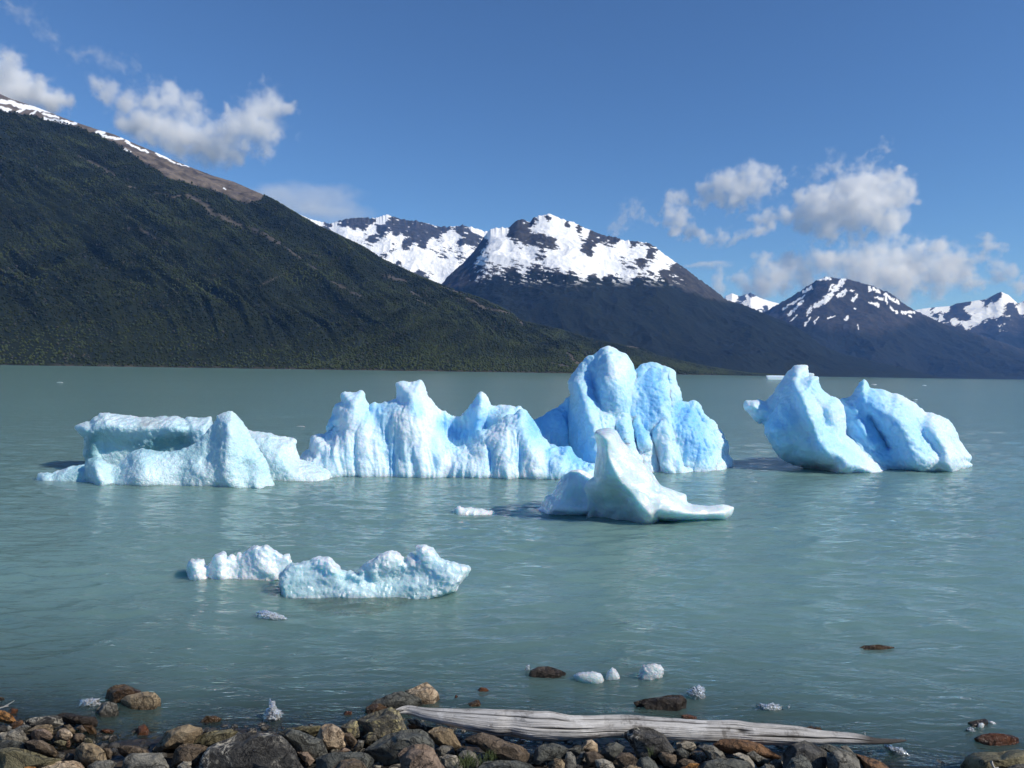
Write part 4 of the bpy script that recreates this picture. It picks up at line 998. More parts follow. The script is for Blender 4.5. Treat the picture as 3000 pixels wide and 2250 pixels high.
def stone(poly, Y, T, seed, detail=5, facets=13, lump=.07, gritty=.022, sharp=.5):
    r = np.random.default_rng(seed)
    U, Fc = ico(detail)
    cx, cy_, rad = star(poly)
    th = np.arctan2(U[:, 1], U[:, 0]); rho = np.hypot(U[:, 0], U[:, 1])
    rr = np.interp(th % (2 * math.pi), np.arange(257) * 2 * math.pi / 256, np.append(rad, rad[0]))
    rho2 = rho ** sharp if sharp != 1 else rho
    S = float(np.median(rad)) * Y / FPX
    # depth along the ray, cut by a few flat faces like a broken stone
    q = U + lump * 2 * np.stack([perlin(U * 1.3 + seed), perlin(U * 1.3 + seed + 50), perlin(U * 1.3 + seed + 90)], -1)
    for k in range(facets):
        nrm = r.normal(size=3); nrm[2] = abs(nrm[2]) * 1.3 + .15; nrm[1] -= .25; nrm /= np.linalg.norm(nrm)
        off = r.uniform(.58, .88)
        dd = q @ nrm - off
        q = q - nrm * np.maximum(dd, 0)[:, None] * .92
    t = T * np.sign(q[:, 2]) * np.abs(q[:, 2]) ** .8
    k = np.hypot(q[:, 0], q[:, 1]) / np.maximum(rho, 1e-6)
    k = np.where(U[:, 2] > 0, .35 + .65 * k, k)                # flat faces bite into the front more than the outline
    k = k * rho2 / np.maximum(rho, 1e-6) ** 0
    px = cx + np.cos(th) * rr * np.where(rho > .985, rho2, np.minimum(k, 1.02)); py_ = cy_ + np.sin(th) * rr * np.where(rho > .985, rho2, np.minimum(k, 1.02))
    V = C0 + ray(px, py_) * (Y - t)[:, None]
    me = mesh_np('rock', V, Fc)
    f = 1 / max(S, .02)
    displace(me, lambda co, nr: S * (.06 * fbm(co * f * 1.2 + seed, 4, .55, ridged=True) + gritty * fbm(co * f * 6 + seed, 4)))
    me.set_sharp_from_angle(angle=R(28))
    return me


def land_Y(px, py, lift):
    """How far along the ray through a pixel the ground plus lift is met."""
    y = np.linspace(2.4, 16, 1400); d = ray(px, py)
    zz = H + d[2] * y; g = ground(d[0] * y, y) + lift
    i = np.argmax(zz <= g)
    return float(y[i])


_seed = [100]


def rock(f, pts, mat, label, wet=False, T=None, deep=.18, Y=None, sharp=.62, facets=13, cat='rock', name='rock', group='rocks along the shore', lift=None, down=None):
    _seed[0] += 1
    P = np.array(zF[f](pts) if f else pts, float)
    w_ = np.ptp(P[:, 0]); h_ = np.ptp(P[:, 1]); bot = P[:, 1].max(); mx = P[:, 0].mean(); my = P[:, 1].mean()
    if wet:
        Q = P.copy(); low = Q[:, 1] > my
        Q[low, 1] = bot + (Q[low, 1] - bot) * .4 + h_ * .55
        Yw = wl(mx, min(bot, 2246 + 300))
        tt = T or .42 * min(w_, 1.7 * h_ + 12) * Yw / FPX
        yy = Y or Yw + tt * .72
        P = Q
    else:
        Q = P.copy(); low = Q[:, 1] > my
        Q[low, 1] += h_ * (deep if down is None else down)
        sc_ = 5.0 / FPX
        yy = Y or land_Y(mx, my, (h_ * .36 * sc_ + .05 if lift is None else lift))
        tt = T or .43 * min(w_, 1.5 * h_) * yy / FPX
        P = Q
    me = stone(P, yy, tt, _seed[0], 5 if w_ > 70 else 4, facets, sharp=sharp)
    c = coords(me)
    return put(name, me, RM[mat], label, cat, group, origin=(float(c[:, 0].mean()), float(c[:, 1].mean()), float(c[:, 2].min())))


# left bay
rock(1, [(1320, 400), (1380, 310), (1480, 250), (1620, 230), (1720, 270), (1830, 330), (1790, 480), (1600, 500), (1450, 470)], 'wetbrown', 'dark brown boulder standing in the lake behind a tan boulder on the left', wet=True)
rock(1, [(1560, 440), (1640, 380), (1760, 350), (1880, 330), (2000, 340), (2080, 420), (2125, 490), (2080, 560), (1900, 592), (1680, 590), (1580, 530)], 'tan', 'tan boulder with a cracked right side standing in the lake on the left', wet=True)
rock(1, [(1200, 640), (1240, 570), (1320, 480), (1400, 460), (1520, 490), (1570, 580), (1500, 640), (1380, 670), (1250, 655)], 'grey', 'light grey rock in the water at the foot of the tan boulder', wet=True)
rock(1, [(310, 720), (420, 670), (700, 640), (800, 660), (830, 740), (700, 790), (480, 790), (330, 770)], 'charcoal', 'long flat charcoal rock at the water edge of the left bay')
rock(1, [(720, 640), (830, 600), (960, 620), (1080, 650), (1240, 660), (1280, 710), (1250, 770), (1080, 745), (900, 725), (800, 700)], 'wetdark', 'wet purplish black slab between the charcoal rock and the bay')
rock(1, [(-90, 560), (60, 580), (160, 640), (240, 720), (160, 740), (0, 700), (-90, 680)], 'orange', 'bright orange rock at the left edge beside the water')
rock(1, [(130, 760), (180, 720), (290, 705), (312, 740), (250, 800), (150, 805)], 'rust', 'small rusty stone just right of the bright orange rock')
rock(1, [(40, 600), (150, 545), (240, 565), (220, 620), (100, 625)], 'wetred', 'orange red stone awash behind the bright orange rock', wet=True)
rock(1, [(-60, 430), (0, 400), (60, 420), (70, 450), (-40, 460)], 'wetbrown', 'low brown stone awash at the left edge, farthest out', wet=True)
rock(1, [(330, 830), (480, 770), (660, 755), (692, 790), (690, 870), (560, 885), (400, 865)], 'tan', 'oval tan stone lying behind another tan oval in the left bay')
rock(1, [(400, 890), (430, 825), (560, 810), (660, 860), (692, 895), (650, 950), (500, 967), (410, 945)], 'pink', 'smooth oval stone of pinkish tan in front of its twin, left bay')
rock(1, [(708, 900), (760, 830), (830, 803), (920, 850), (957, 890), (900, 942), (800, 962), (725, 940)], 'cream', 'rounded cream stone with a dark patch in the left bay')
rock(1, [(930, 945), (970, 880), (1060, 868), (1112, 910), (1090, 970), (980, 992)], 'brown', 'small angular brown stone right of the rounded cream stone')
rock(1, [(-80, 880), (60, 860), (180, 822), (300, 830), (372, 930), (280, 985), (100, 985), (-80, 965)], 'pale', 'pale grey rock with white streaks by the left edge')
rock(1, [(140, 830), (250, 780), (340, 763), (410, 790), (330, 855), (240, 845)], 'grey', 'flat grey stone behind the white streaked rock at left')
rock(1, [(-60, 800), (40, 760), (100, 790), (70, 840), (-40, 850)], 'charcoal', 'small dark stone under the bright orange rock')
rock(1, [(60, 800), (110, 770), (160, 800), (150, 840), (80, 850)], 'grey', 'little grey stone wedged below the small rusty stone')
rock(1, [(300, 985), (430, 955), (560, 970), (690, 1040), (780, 1110), (700, 1155), (500, 1105), (380, 1080)], 'brown', 'brown grey slab sloping right below the pinkish tan oval')
rock(1, [(-80, 970), (150, 958), (300, 990), (430, 1080), (200, 1095), (-80, 1090)], 'slate', 'broad slate coloured slab at the left edge below the streaked rock')
rock(1, [(-80, 1090), (150, 1050), (300, 1080), (500, 1130), (650, 1190), (820, 1205), (700, 1270), (400, 1300), (200, 1350), (-80, 1400)], 'olive', 'big olive grey boulder in the lower left corner')
rock(1, [(195, 1190), (280, 1120), (420, 1118), (560, 1170), (665, 1255), (500, 1300), (300, 1300)], 'grey', 'blue grey rock leaning on the big olive grey corner boulder')
rock(1, [(205, 1340), (250, 1250), (340, 1238), (470, 1300), (490, 1400), (200, 1400)], 'orange', 'rusty orange stone cut off by the bottom edge at left')
rock(1, [(400, 1335), (560, 1270), (750, 1232), (960, 1228), (1055, 1260), (1125, 1330), (1110, 1420), (400, 1420)], 'cream', 'cream coloured rock with brown pits cut off by the bottom edge')
rock(1, [(948, 1190), (980, 1070), (1050, 1008), (1200, 997), (1290, 1040), (1362, 1110), (1402, 1215), (1300, 1265), (1100, 1275), (980, 1240)], 'tan', 'egg shaped tan boulder in the lower left', sharp=.7)
rock(1, [(1335, 1065), (1420, 1068), (1465, 1130), (1430, 1215), (1380, 1190)], 'brown', 'thin brown stone standing right of the egg shaped tan boulder')
rock(1, [(830, 1180), (880, 1130), (960, 1140), (970, 1200), (900, 1230), (840, 1220)], 'charcoal', 'black stone in the gap left of the egg shaped boulder')
rock(1, [(1125, 1300), (1250, 1230), (1420, 1218), (1525, 1260), (1460, 1325), (1300, 1390), (1120, 1400)], 'grey', 'flat topped grey rock right below the egg shaped tan boulder')
rock(1, [(1515, 1060), (1620, 1028), (1780, 1038), (1900, 1080), (1960, 1125), (1800, 1180), (1620, 1170), (1540, 1110)], 'brown', 'dark brown rock with a reddish crest between two grey boulders at left')
rock(1, [(1610, 1200), (1700, 1130), (1900, 1125), (2100, 1118), (2195, 1250), (2190, 1420), (1640, 1420), (1560, 1290)], 'grey', 'greenish grey boulder with white scratches left of the great charcoal boulder')
rock(1, [(1712, 855), (1790, 790), (1870, 755), (1915, 800), (1995, 865), (1960, 895), (1800, 885)], 'wetred', 'wet reddish pointed rock in the little bay at left', wet=True)
rock(1, [(1080, 965), (1140, 928), (1212, 958), (1205, 1005), (1110, 1008)], 'olive', 'little olive stone behind the egg shaped tan boulder')
rock(1, [(1055, 765), (1200, 768), (1325, 830), (1295, 885), (1130, 860)], 'wetbrown', 'flat brown stone half in the water right of the left bay stones', wet=True)
rock(1, [(825, 775), (900, 757), (985, 820), (960, 875), (880, 855)], 'tan', 'small tan stone touching the rounded cream stone from behind')
rock(1, [(985, 805), (1060, 762), (1125, 830), (1060, 865)], 'brown', 'small square brown stone in the left bay')
rock(1, [(690, 990), (780, 960), (880, 985), (850, 1040), (740, 1040)], 'olive', 'dull olive pebble in the wet gap of the left bay')
rock(1, [(850, 990), (900, 955), (930, 1000), (900, 1050), (850, 1040)], 'rust', 'small upright rusty stone in the wet gap of the left bay')
rock(1, [(1300, 830), (1400, 815), (1490, 845), (1440, 875), (1330, 865)], 'wetred', 'flat reddish stone just under the water of the left bay', wet=True)

# around the great boulder
rock(2, [(-30, 1040), (60, 940), (160, 850), (360, 770), (460, 752), (540, 790), (625, 800), (645, 860), (520, 950), (430, 1010), (200, 1030), (60, 1090)], 'tan', 'tan brown boulder with a knobbly top at the edge of the bay')
rock(2, [(470, 985), (640, 880), (800, 838), (1000, 818), (1110, 850), (960, 965), (800, 1015), (600, 1050)], 'olive', 'olive green boulder behind the great charcoal boulder')
rock(2, [(205, 1275), (270, 1090), (330, 1028), (450, 1002), (620, 1018), (715, 1050), (640, 1140), (560, 1230), (400, 1300)], 'brown', 'domed brown grey boulder left of the great charcoal boulder')
rock(2, [(500, 1420), (560, 1200), (700, 1060), (860, 968), (1060, 888), (1260, 848), (1480, 858), (1640, 888), (1740, 960), (1845, 1080), (1925, 1180), (2025, 1300), (2080, 1420)], 'charcoal', 'great charcoal boulder with white veins, largest on the shore', sharp=.72, facets=6)
rock(2, [(1600, 880), (1760, 808), (1900, 838), (2040, 900), (2200, 960), (2265, 1080), (2255, 1190), (2100, 1175), (1950, 1130), (1840, 1080), (1720, 980)], 'slate', 'smooth slate boulder touching the right side of the great charcoal boulder')
rock(2, [(1690, 820), (1900, 785), (2160, 775), (2210, 830), (2050, 910), (1880, 840)], 'olive', 'flat olive rock behind the smooth slate boulder')
rock(2, [(540, 705), (680, 650), (800, 648), (892, 690), (800, 728), (640, 738)], 'wetbrown', 'yellowish brown rock just breaking the water of the left bay', wet=True)
rock(2, [(1850, 1120), (2000, 1115), (2095, 1200), (2020, 1280), (1930, 1200)], 'pink', 'pale pinkish stone wedged below the smooth slate boulder')
rock(2, [(300, 1290), (380, 1240), (490, 1240), (500, 1330), (320, 1340)], 'pale', 'pale flat stone at the bottom edge between grey boulders')

# middle group at the thick end of the log
rock(3, [(1250, 325), (1380, 280), (1480, 230), (1550, 207), (1620, 260), (1700, 340), (1778, 420), (1700, 475), (1580, 505), (1460, 470), (1380, 380)], 'cream', 'pointed cream and brown rock farthest out by the thick end of the log', wet=True)
rock(3, [(690, 570), (850, 460), (1000, 390), (1120, 340), (1230, 322), (1380, 368), (1485, 430), (1490, 525), (1300, 550), (1100, 550), (900, 565)], 'slate', 'dark slate boulder in the water left of the pointed cream rock', wet=True)
rock(3, [(705, 630), (760, 540), (850, 490), (950, 488), (1045, 540), (960, 600), (800, 645)], 'wetbrown', 'round olive brown rock at the water edge before the dark slate boulder', wet=True)
rock(3, [(640, 700), (800, 620), (1000, 550), (1090, 532), (1180, 580), (1245, 680), (1315, 800), (1250, 890), (1000, 970), (800, 910), (720, 810)], 'lichen', 'tall boulder with yellow lichen left of the thick end of the log')
rock(3, [(420, 790), (520, 738), (640, 708), (725, 780), (755, 840), (700, 910), (580, 910), (500, 870)], 'lichen', 'smaller lichened rock left of the tall lichened boulder')
rock(3, [(90, 920), (170, 800), (230, 750), (320, 742), (420, 800), (485, 870), (505, 985), (400, 1070), (260, 1040), (150, 960)], 'cream', 'upright tan boulder with a mottled face beside the smaller lichened rock')
rock(3, [(465, 880), (560, 858), (665, 960), (590, 1035), (520, 990)], 'brown', 'brown stone leaning against the upright tan boulder')
rock(3, [(585, 1080), (660, 960), (745, 970), (720, 1045), (620, 1095)], 'grey', 'small grey wedge beside the brown leaning stone')
rock(3, [(720, 1020), (900, 960), (1100, 868), (1300, 818), (1480, 812), (1565, 870), (1655, 1000), (1645, 1065), (1450, 1070), (1250, 1140), (1050, 1250), (950, 1220), (850, 1130)], 'slate', 'long slate boulder pointing left in front of the lichened boulder')
rock(3, [(105, 1200), (300, 1118), (600, 1108), (780, 1128), (885, 1220), (820, 1320), (700, 1420), (105, 1420)], 'slate', 'flat topped slate block cut off by the bottom edge')
rock(3, [(250, 1340), (420, 1230), (600, 1192), (730, 1240), (805, 1340), (790, 1430), (250, 1430)], 'brown', 'brown grey rock in front of the flat topped slate block', lift=.3)
rock(3, [(1165, 1150), (1250, 1070), (1380, 1013), (1520, 1008), (1640, 1070), (1705, 1190), (1810, 1300), (1760, 1420), (1300, 1420), (1215, 1270)], 'pink', 'reddish brown pitted boulder at the bottom edge below the log', lift=.28)
rock(3, [(1550, 860), (1640, 800), (1740, 783), (1880, 820), (1965, 920), (2005, 1000), (1900, 1065), (1760, 1030), (1650, 965)], 'tan', 'tan boulder under the thick end of the log')
rock(3, [(1665, 1085), (1750, 1028), (1880, 1038), (1922, 1120), (1830, 1168), (1700, 1155)], 'grey', 'grey tan stone below the tan boulder under the log')
rock(3, [(1705, 1180), (1820, 1143), (1940, 1168), (2015, 1250), (2015, 1340), (1900, 1335), (1780, 1275)], 'pale', 'smooth light grey round stone near the grass tuft', facets=4)
rock(3, [(1955, 1160), (2000, 1100), (2090, 1083), (2180, 1130), (2245, 1220), (2200, 1295), (2060, 1290), (1990, 1220)], 'grey', 'round grey stone directly behind the grass tuft', facets=4)
rock(3, [(1305, 775), (1390, 743), (1485, 790), (1420, 828), (1330, 838)], 'rust', 'small reddish stone peeping over the long slate boulder')
rock(3, [(1285, 695), (1420, 688), (1560, 760), (1645, 770), (1560, 840), (1460, 800), (1320, 750)], 'charcoal', 'dark stone in the shadow under the end of the log')
rock(3, [(725, 920), (800, 858), (880, 868), (925, 960), (820, 1010), (760, 990)], 'lichen', 'dark rock with a pale rim in front of the tall lichened boulder')
rock(3, [(365, 1115), (480, 1058), (575, 1100), (450, 1140)], 'pink', 'flat pink stone above the flat topped slate block')
rock(3, [(430, 612), (500, 585), (580, 590), (592, 630), (480, 642)], 'wetred', 'low reddish rock awash left of the round olive brown rock', wet=True)
rock(3, [(1870, 412), (1930, 370), (1990, 410), (1950, 428)], 'wetred', 'tiny red rock poking from the water right of the pointed cream rock', wet=True)

# behind and under the log
rock(4, [(0, 520), (90, 490), (200, 440), (240, 442), (300, 510), (200, 545), (60, 545)], 'wetbrown', 'pointed brown rock in the water just behind the log', wet=True)
rock(4, [(170, 315), (250, 278), (330, 285), (410, 322), (330, 342), (220, 342)], 'wetred', 'orange brown rock awash behind the log, left of the black boulder', wet=True)
rock(4, [(815, 100), (900, 60), (1000, 10), (1130, 3), (1290, 50), (1370, 92), (1330, 155), (1200, 185), (1060, 165), (940, 135)], 'wetdark', 'black wet boulder in the lake left of the small white ice', wet=True)
rock(4, [(20, 970), (140, 898), (280, 858), (420, 898), (600, 980), (800, 1040), (942, 1110), (905, 1235), (760, 1268), (650, 1210), (480, 1130), (300, 1050), (150, 990)], 'brown', 'long squared brown block slanting down below the log', facets=5)
rock(4, [(190, 1310), (300, 1240), (500, 1222), (750, 1228), (900, 1270), (1050, 1340), (1060, 1430), (180, 1430)], 'slate', 'wide slate boulder at the bottom edge right of the grass tuft', lift=.28)
rock(4, [(910, 1210), (960, 1080), (1050, 1018), (1200, 998), (1340, 1038), (1405, 1080), (1280, 1180), (1100, 1200), (1000, 1250)], 'slate', 'striped grey brown slab tilted below the middle of the log')
rock(4, [(1535, 1045), (1620, 968), (1700, 953), (1775, 1020), (1785, 1095), (1680, 1115), (1600, 1080)], 'cream', 'rounded pale stone with a ring mark under the log')
rock(4, [(1125, 1270), (1200, 1198), (1300, 1198), (1355, 1270), (1335, 1370), (1140, 1370)], 'tan', 'square tan stone at the bottom edge left of a grey upright stone', lift=.24)
rock(4, [(1325, 1240), (1370, 1120), (1430, 1108), (1485, 1180), (1505, 1260), (1420, 1370), (1335, 1360)], 'grey', 'upright grey stone with a white tip below the log', lift=.24)
rock(4, [(1595, 1120), (1740, 1098), (1865, 1180), (1800, 1245), (1660, 1270), (1605, 1190)], 'brown', 'dark reddish brown stone below the rounded pale stone')
rock(4, [(1735, 1220), (1840, 1198), (1965, 1250), (2005, 1310), (1880, 1370), (1765, 1310)], 'pale', 'grey stone with a white splash at the bottom edge', lift=.24)
rock(4, [(1805, 1110), (1880, 1018), (2010, 988), (2135, 1050), (2060, 1140), (1980, 1210), (1880, 1170)], 'slate', 'slate stone touching the big mottled charcoal boulder from the left')
rock(4, [(1990, 1190), (2080, 1118), (2200, 1128), (2290, 1200), (2260, 1310), (2100, 1340)], 'brown', 'brown slate stone below the slate stone beside the charcoal boulder')
rock(4, [(1375, 1085), (1500, 1048), (1605, 1070), (1560, 1135), (1430, 1145)], 'slate', 'flat slate sliver between the striped slab and the rounded pale stone')
rock(4, [(1480, 1220), (1560, 1120), (1610, 1100), (1600, 1180), (1520, 1260)], 'grey', 'thin grey sliver standing beside the upright grey stone')
rock(4, [(715, 985), (760, 958), (830, 965), (820, 1010), (730, 1015)], 'grey', 'small grey stone in the dark under the middle of the log')
rock(4, [(1450, 1310), (1510, 1278), (1580, 1300), (1570, 1370), (1460, 1370)], 'charcoal', 'small dark stone at the bottom edge below the thin grey sliver')

# right half
rock(5, [(90, 890), (200, 818), (330, 788), (450, 798), (560, 838), (660, 900), (755, 980), (815, 1065), (750, 1120), (600, 1130), (400, 1180), (300, 1140), (240, 1010)], 'charcoal', 'big mottled charcoal boulder hiding part of the log', sharp=.7, facets=6, lift=.12)
rock(5, [(795, 995), (900, 973), (1030, 988), (1075, 1040), (1010, 1105), (900, 1088), (805, 1045)], 'pale', 'pale rounded stone right of the big mottled charcoal boulder')
rock(5, [(790, 1090), (870, 1058), (975, 1130), (965, 1195), (870, 1205), (795, 1155)], 'slate', 'squarish slate stone below the pale rounded stone')
rock(5, [(1055, 1045), (1150, 1008), (1290, 1038), (1405, 1120), (1475, 1195), (1380, 1240), (1250, 1210), (1150, 1120)], 'grey', 'grey rock with pale cracks in the middle of the right hand stones')
rock(5, [(1265, 1015), (1370, 953), (1550, 943), (1740, 968), (1900, 1008), (2060, 1080), (2188, 1150), (2100, 1190), (1900, 1140), (1700, 1140), (1500, 1110), (1360, 1070)], 'rust', 'long rust orange rock below the thin half of the log')
rock(5, [(555, 1170), (600, 1108), (720, 1128), (805, 1160), (815, 1265), (740, 1290), (620, 1230)], 'brown', 'angular brown stone below the big mottled charcoal boulder')
rock(5, [(815, 1238), (900, 1198), (1020, 1228), (1105, 1260), (1000, 1298), (860, 1290)], 'brown', 'flat dark brown stone below the squarish slate stone')
rock(5, [(1060, 1350), (1150, 1240), (1350, 1198), (1560, 1198), (1760, 1250), (1855, 1330), (1880, 1430), (1060, 1430)], 'slate', 'long dark slate boulder at the bottom edge on the right', lift=.26)
rock(5, [(1525, 1145), (1620, 1123), (1740, 1168), (1845, 1260), (1890, 1350), (1760, 1320), (1650, 1225)], 'pale', 'greenish pale slab leaning behind the long dark slate boulder')
rock(5, [(1705, 1145), (1800, 1098), (1880, 1158), (2015, 1200), (1995, 1255), (1850, 1250)], 'grey', 'grey stone under the right end of the rust orange rock')
rock(5, [(275, 1280), (330, 1190), (430, 1178), (520, 1230), (595, 1310), (590, 1430), (275, 1430)], 'slate', 'dark slate stone at the bottom edge below the mottled charcoal boulder', lift=.24)
rock(5, [(835, 1320), (980, 1258), (1105, 1270), (1060, 1330), (900, 1360)], 'orange', 'flat orange tan stone at the bottom edge on the right', lift=.22)
rock(5, [(80, 1340), (200, 1288), (380, 1308), (430, 1420), (80, 1420)], 'tan', 'flat tan stone at the bottom edge in the middle', lift=.22)
rock(5, [(1895, 1330), (1950, 1268), (2065, 1288), (2105, 1345), (2020, 1420), (1900, 1400)], 'grey', 'lumpy grey stone at the bottom edge left of the black boulder', lift=.22)
rock(5, [(2010, 1250), (2080, 1208), (2160, 1228), (2190, 1280), (2100, 1310), (2020, 1290)], 'charcoal', 'small dark stone above the lumpy grey stone', lift=.1)
rock(5, [(235, 470), (360, 430), (560, 400), (740, 368), (880, 378), (945, 440), (925, 535), (880, 585), (600, 585), (400, 555)], 'wetdark', 'blunt dark brown rock in the lake behind the log', wet=True, sharp=.55)
rock(5, [(840, 690), (870, 640), (960, 628), (1065, 660), (1115, 695), (1000, 705)], 'wetred', 'dull red rock awash right behind the log', wet=True)
rock(6, [(180, 1140), (260, 1040), (380, 988), (480, 958), (640, 1028), (765, 1110), (770, 1260), (800, 1430), (200, 1430)], 'charcoal', 'black shadowed boulder under the thin end of the log', lift=.18)
rock(6, [(750, 1180), (820, 1108), (940, 1088), (1080, 1128), (1185, 1220), (1225, 1340), (1210, 1430), (800, 1430)], 'grey', 'grey boulder with a scratched face right of the black boulder', lift=.2)
rock(6, [(630, 1045), (780, 1008), (960, 1078), (1120, 1130), (1250, 1200), (1400, 1300), (1420, 1430), (1200, 1430), (1140, 1230), (940, 1100), (760, 1120)], 'slate', 'long slate rock sloping right behind the scratched grey boulder')
rock(6, [(1120, 1130), (1300, 1178), (1500, 1258), (1690, 1330), (1720, 1430), (1300, 1430), (1200, 1270)], 'rust', 'low rusty tan rock sloping into the lake on the right', deep=.3)
rock(6, [(180, 1350), (300, 1200), (420, 1148), (500, 1188), (575, 1290), (610, 1430), (180, 1430)], 'slate', 'dark grey domed rock in front of the black boulder', lift=.3)
rock(6, [(935, 1045), (1020, 1028), (1115, 1110), (1050, 1140), (960, 1090)], 'grey', 'small grey stone at the water behind the sloping slate rock')
rock(6, [(20, 1260), (80, 1218), (150, 1248), (185, 1290), (100, 1320), (35, 1300)], 'charcoal', 'little dark pebble beside the dark grey domed rock', lift=.1)
rock(6, [(0, 800), (90, 755), (200, 770), (240, 800), (120, 815)], 'wetdark', 'thin black rock touching the back of the log', wet=True)
rock(6, [(480, 800), (560, 780), (680, 800), (740, 830), (600, 845)], 'wetbrown', 'brown rock lump behind the thin half of the log', wet=True)
rock(7, [(1130, 840), (1280, 750), (1480, 708), (1700, 718), (1950, 758), (2110, 820), (2135, 865), (2050, 935), (1900, 985), (1720, 975), (1500, 925), (1250, 895)], 'wetred', 'low rust brown rock in the lake near the right edge', wet=True)
rock(7, [(828, 1320), (950, 1220), (1150, 1138), (1350, 1128), (1650, 1118), (1900, 1078), (2200, 1066), (2450, 1110), (2450, 1600), (900, 1600), (840, 1450)], 'olive', 'large olive grey boulder in the lower right corner', Y=4.75, T=.4)
rock(7, [(1830, 1470), (2000, 1400), (2240, 1375), (2400, 1400), (2400, 1600), (1850, 1600)], 'charcoal', 'black rock in front of the olive boulder in the lower right corner', Y=4.3)
rock(7, [(990, 480), (1200, 430), (1360, 398), (1445, 440), (1470, 520), (1360, 600), (1150, 620), (1010, 590)], 'wetdark', 'dark rock carrying scraps of ice in the lake near the right edge', wet=True)
far_ = rock(0, [(2488, 1892), (2530, 1885), (2575, 1882), (2622, 1890), (2610, 1899), (2500, 1900)], 'wetbrown', 'brown rock barely breaking the surface far out on the right', wet=True)
far_.location.z -= .02

# small stones filling the gaps and gravel between them
gs = []
for k in range(70):
    px = rng.uniform(-60, 2560); top = np.interp(px, [-60, 300, 620, 1000, 1200, 1500, 1900, 2300, 2560], [2130, 2130, 2190, 2150, 2120, 2175, 2190, 2200, 2225])
    py_ = rng.uniform(top + 6, 2290); s = rng.uniform(7, 16)
    th = np.sort(rng.uniform(0, 2 * math.pi, 9)); rr = s * rng.uniform(.75, 1.15, 9)
    gs.append((px, py_, [(px + math.cos(a) * r_ * 1.25, py_ + math.sin(a) * r_ * .85) for a, r_ in zip(th, rr)]))
for px, py_, pl in gs:
    rock(0, pl, ['slate', 'brown', 'charcoal', 'slate', 'charcoal'][int(rng.integers(5))], 'small stone lying in the gaps between the boulders of the shore', cat='stone', name='stone', group='small stones between the boulders', lift=.0, facets=6)
bx, bf, n0 = [], [], 0
U, Fc = ico(2)
for k in range(1700):
    px, py_ = rng.uniform(-150, 3100), rng.uniform(2100, 2330)
    y = land_Y(px, py_, .0); x = ray(px, py_)[0] * y; g = float(ground(np.array(x), np.array(y)))
    if g < -.16 or rng.random() < .4: continue
    s = rng.uniform(.012, .04) * np.array([rng.uniform(.8, 1.4), rng.uniform(.8, 1.3), rng.uniform(.5, .8)])
    V = U * (1 + .3 * perlin(U * 1.1 + k * 3.7))[:, None] * s
    a = rng.uniform(0, 6.28); V = np.stack([V[:, 0] * math.cos(a) - V[:, 1] * math.sin(a), V[:, 0] * math.sin(a) + V[:, 1] * math.cos(a), V[:, 2]], -1)
    bx.append(V + (x, y, g + s[2] * .3)); bf.append(Fc + n0); n0 += len(U)
put('gravel', mesh_np('gravel', np.concatenate(bx), np.concatenate(bf)), RM['charcoal'], kind='stuff')

# ------------------------------------------------------------------ the bleached drift log
top = [(1176, 2086), (1182, 2066), (1189, 2061), (1212, 2066), (1235, 2071), (1300, 2074), (1406, 2076), (1470, 2080), (1531, 2082), (1575, 2087), (1610, 2085.6), (1640, 2091), (1666, 2097), (1740, 2099), (1847, 2097), (1920, 2102), (1992, 2106), (2070, 2112), (2139, 2112), (2165, 2113), (2195, 2121), (2297, 2127), (2340, 2129), (2400, 2140), (2453, 2144), (2485, 2147), (2510, 2149), (2540, 2157), (2566, 2164), (2610, 2165), (2640, 2166), (2655, 2168)]
bot = [(1176, 2088), (1182, 2094), (1205, 2097), (1252, 2114), (1284, 2121), (1330, 2132), (1393, 2146), (1430, 2150), (1463, 2157), (1491, 2152), (1549, 2165), (1610, 2169), (1723, 2163), (1779, 2158), (1847, 2160), (1981, 2168), (2071, 2172), (2229, 2177), (2318, 2181), (2400, 2181), (2431, 2178), (2544, 2181), (2600, 2179), (2634, 2176), (2655, 2170)]
nr_, ns_ = 620, 190
px = np.linspace(1177, 2654.5, nr_)
tp = np.interp(px, *np.array(top).T); bo = np.interp(px, *np.array(bot).T)
sm_ = lambda v: np.convolve(np.pad(v, 14, mode='edge'), np.hanning(31)[1:-1] / np.hanning(31).sum(), 'valid')
tp, bo = sm_(tp), sm_(bo)
mid = (tp + bo) / 2; rad = (bo - tp) / 2
zaxis = np.interp(px, [1177, 2654], [.20, .10])
Yl = on_z(px, mid, 0); Yl = (zaxis - H) / ray(px, mid)[:, 2]
ctr = C0 + ray(px, mid) * Yl[:, None]
rm = rad * Yl / FPX * np.interp(px, [1177, 1300, 1450, 1650, 2654], [.72, .80, .88, .93, .95])
rm[:10] *= np.linspace(.75, 1, 10); rm = np.convolve(np.pad(rm, 2, mode='edge'), np.ones(5) / 5, 'valid')
an = np.linspace(0, 2 * math.pi, ns_, endpoint=False)
ux = np.gradient(ctr, axis=0); ux /= np.linalg.norm(ux, axis=1)[:, None]
vw = (ctr - C0) / np.linalg.norm(ctr - C0, axis=1)[:, None]
up_ = np.cross(ux, vw); up_ /= np.linalg.norm(up_, axis=1)[:, None]; up_ *= np.sign(up_[:, 2:3])
fr_ = np.cross(up_, ux); fr_ *= -np.sign((fr_ * vw).sum(1))[:, None]          # toward the camera
ring = ctr[:, None] + rm[:, None, None] * (np.cos(an)[None, :, None] * up_[:, None] + np.sin(an)[None, :, None] * .95 * fr_[:, None])
for i_ in range(14):                                   # splintered thick end
    ring[i_] -= ux[i_] * ((.035 * np.maximum(0, np.sin(an * 3 + 1)) + .02 * np.sin(an * 7) + .015 * np.sin(an * 13)) * (1 - i_ / 14))[:, None]
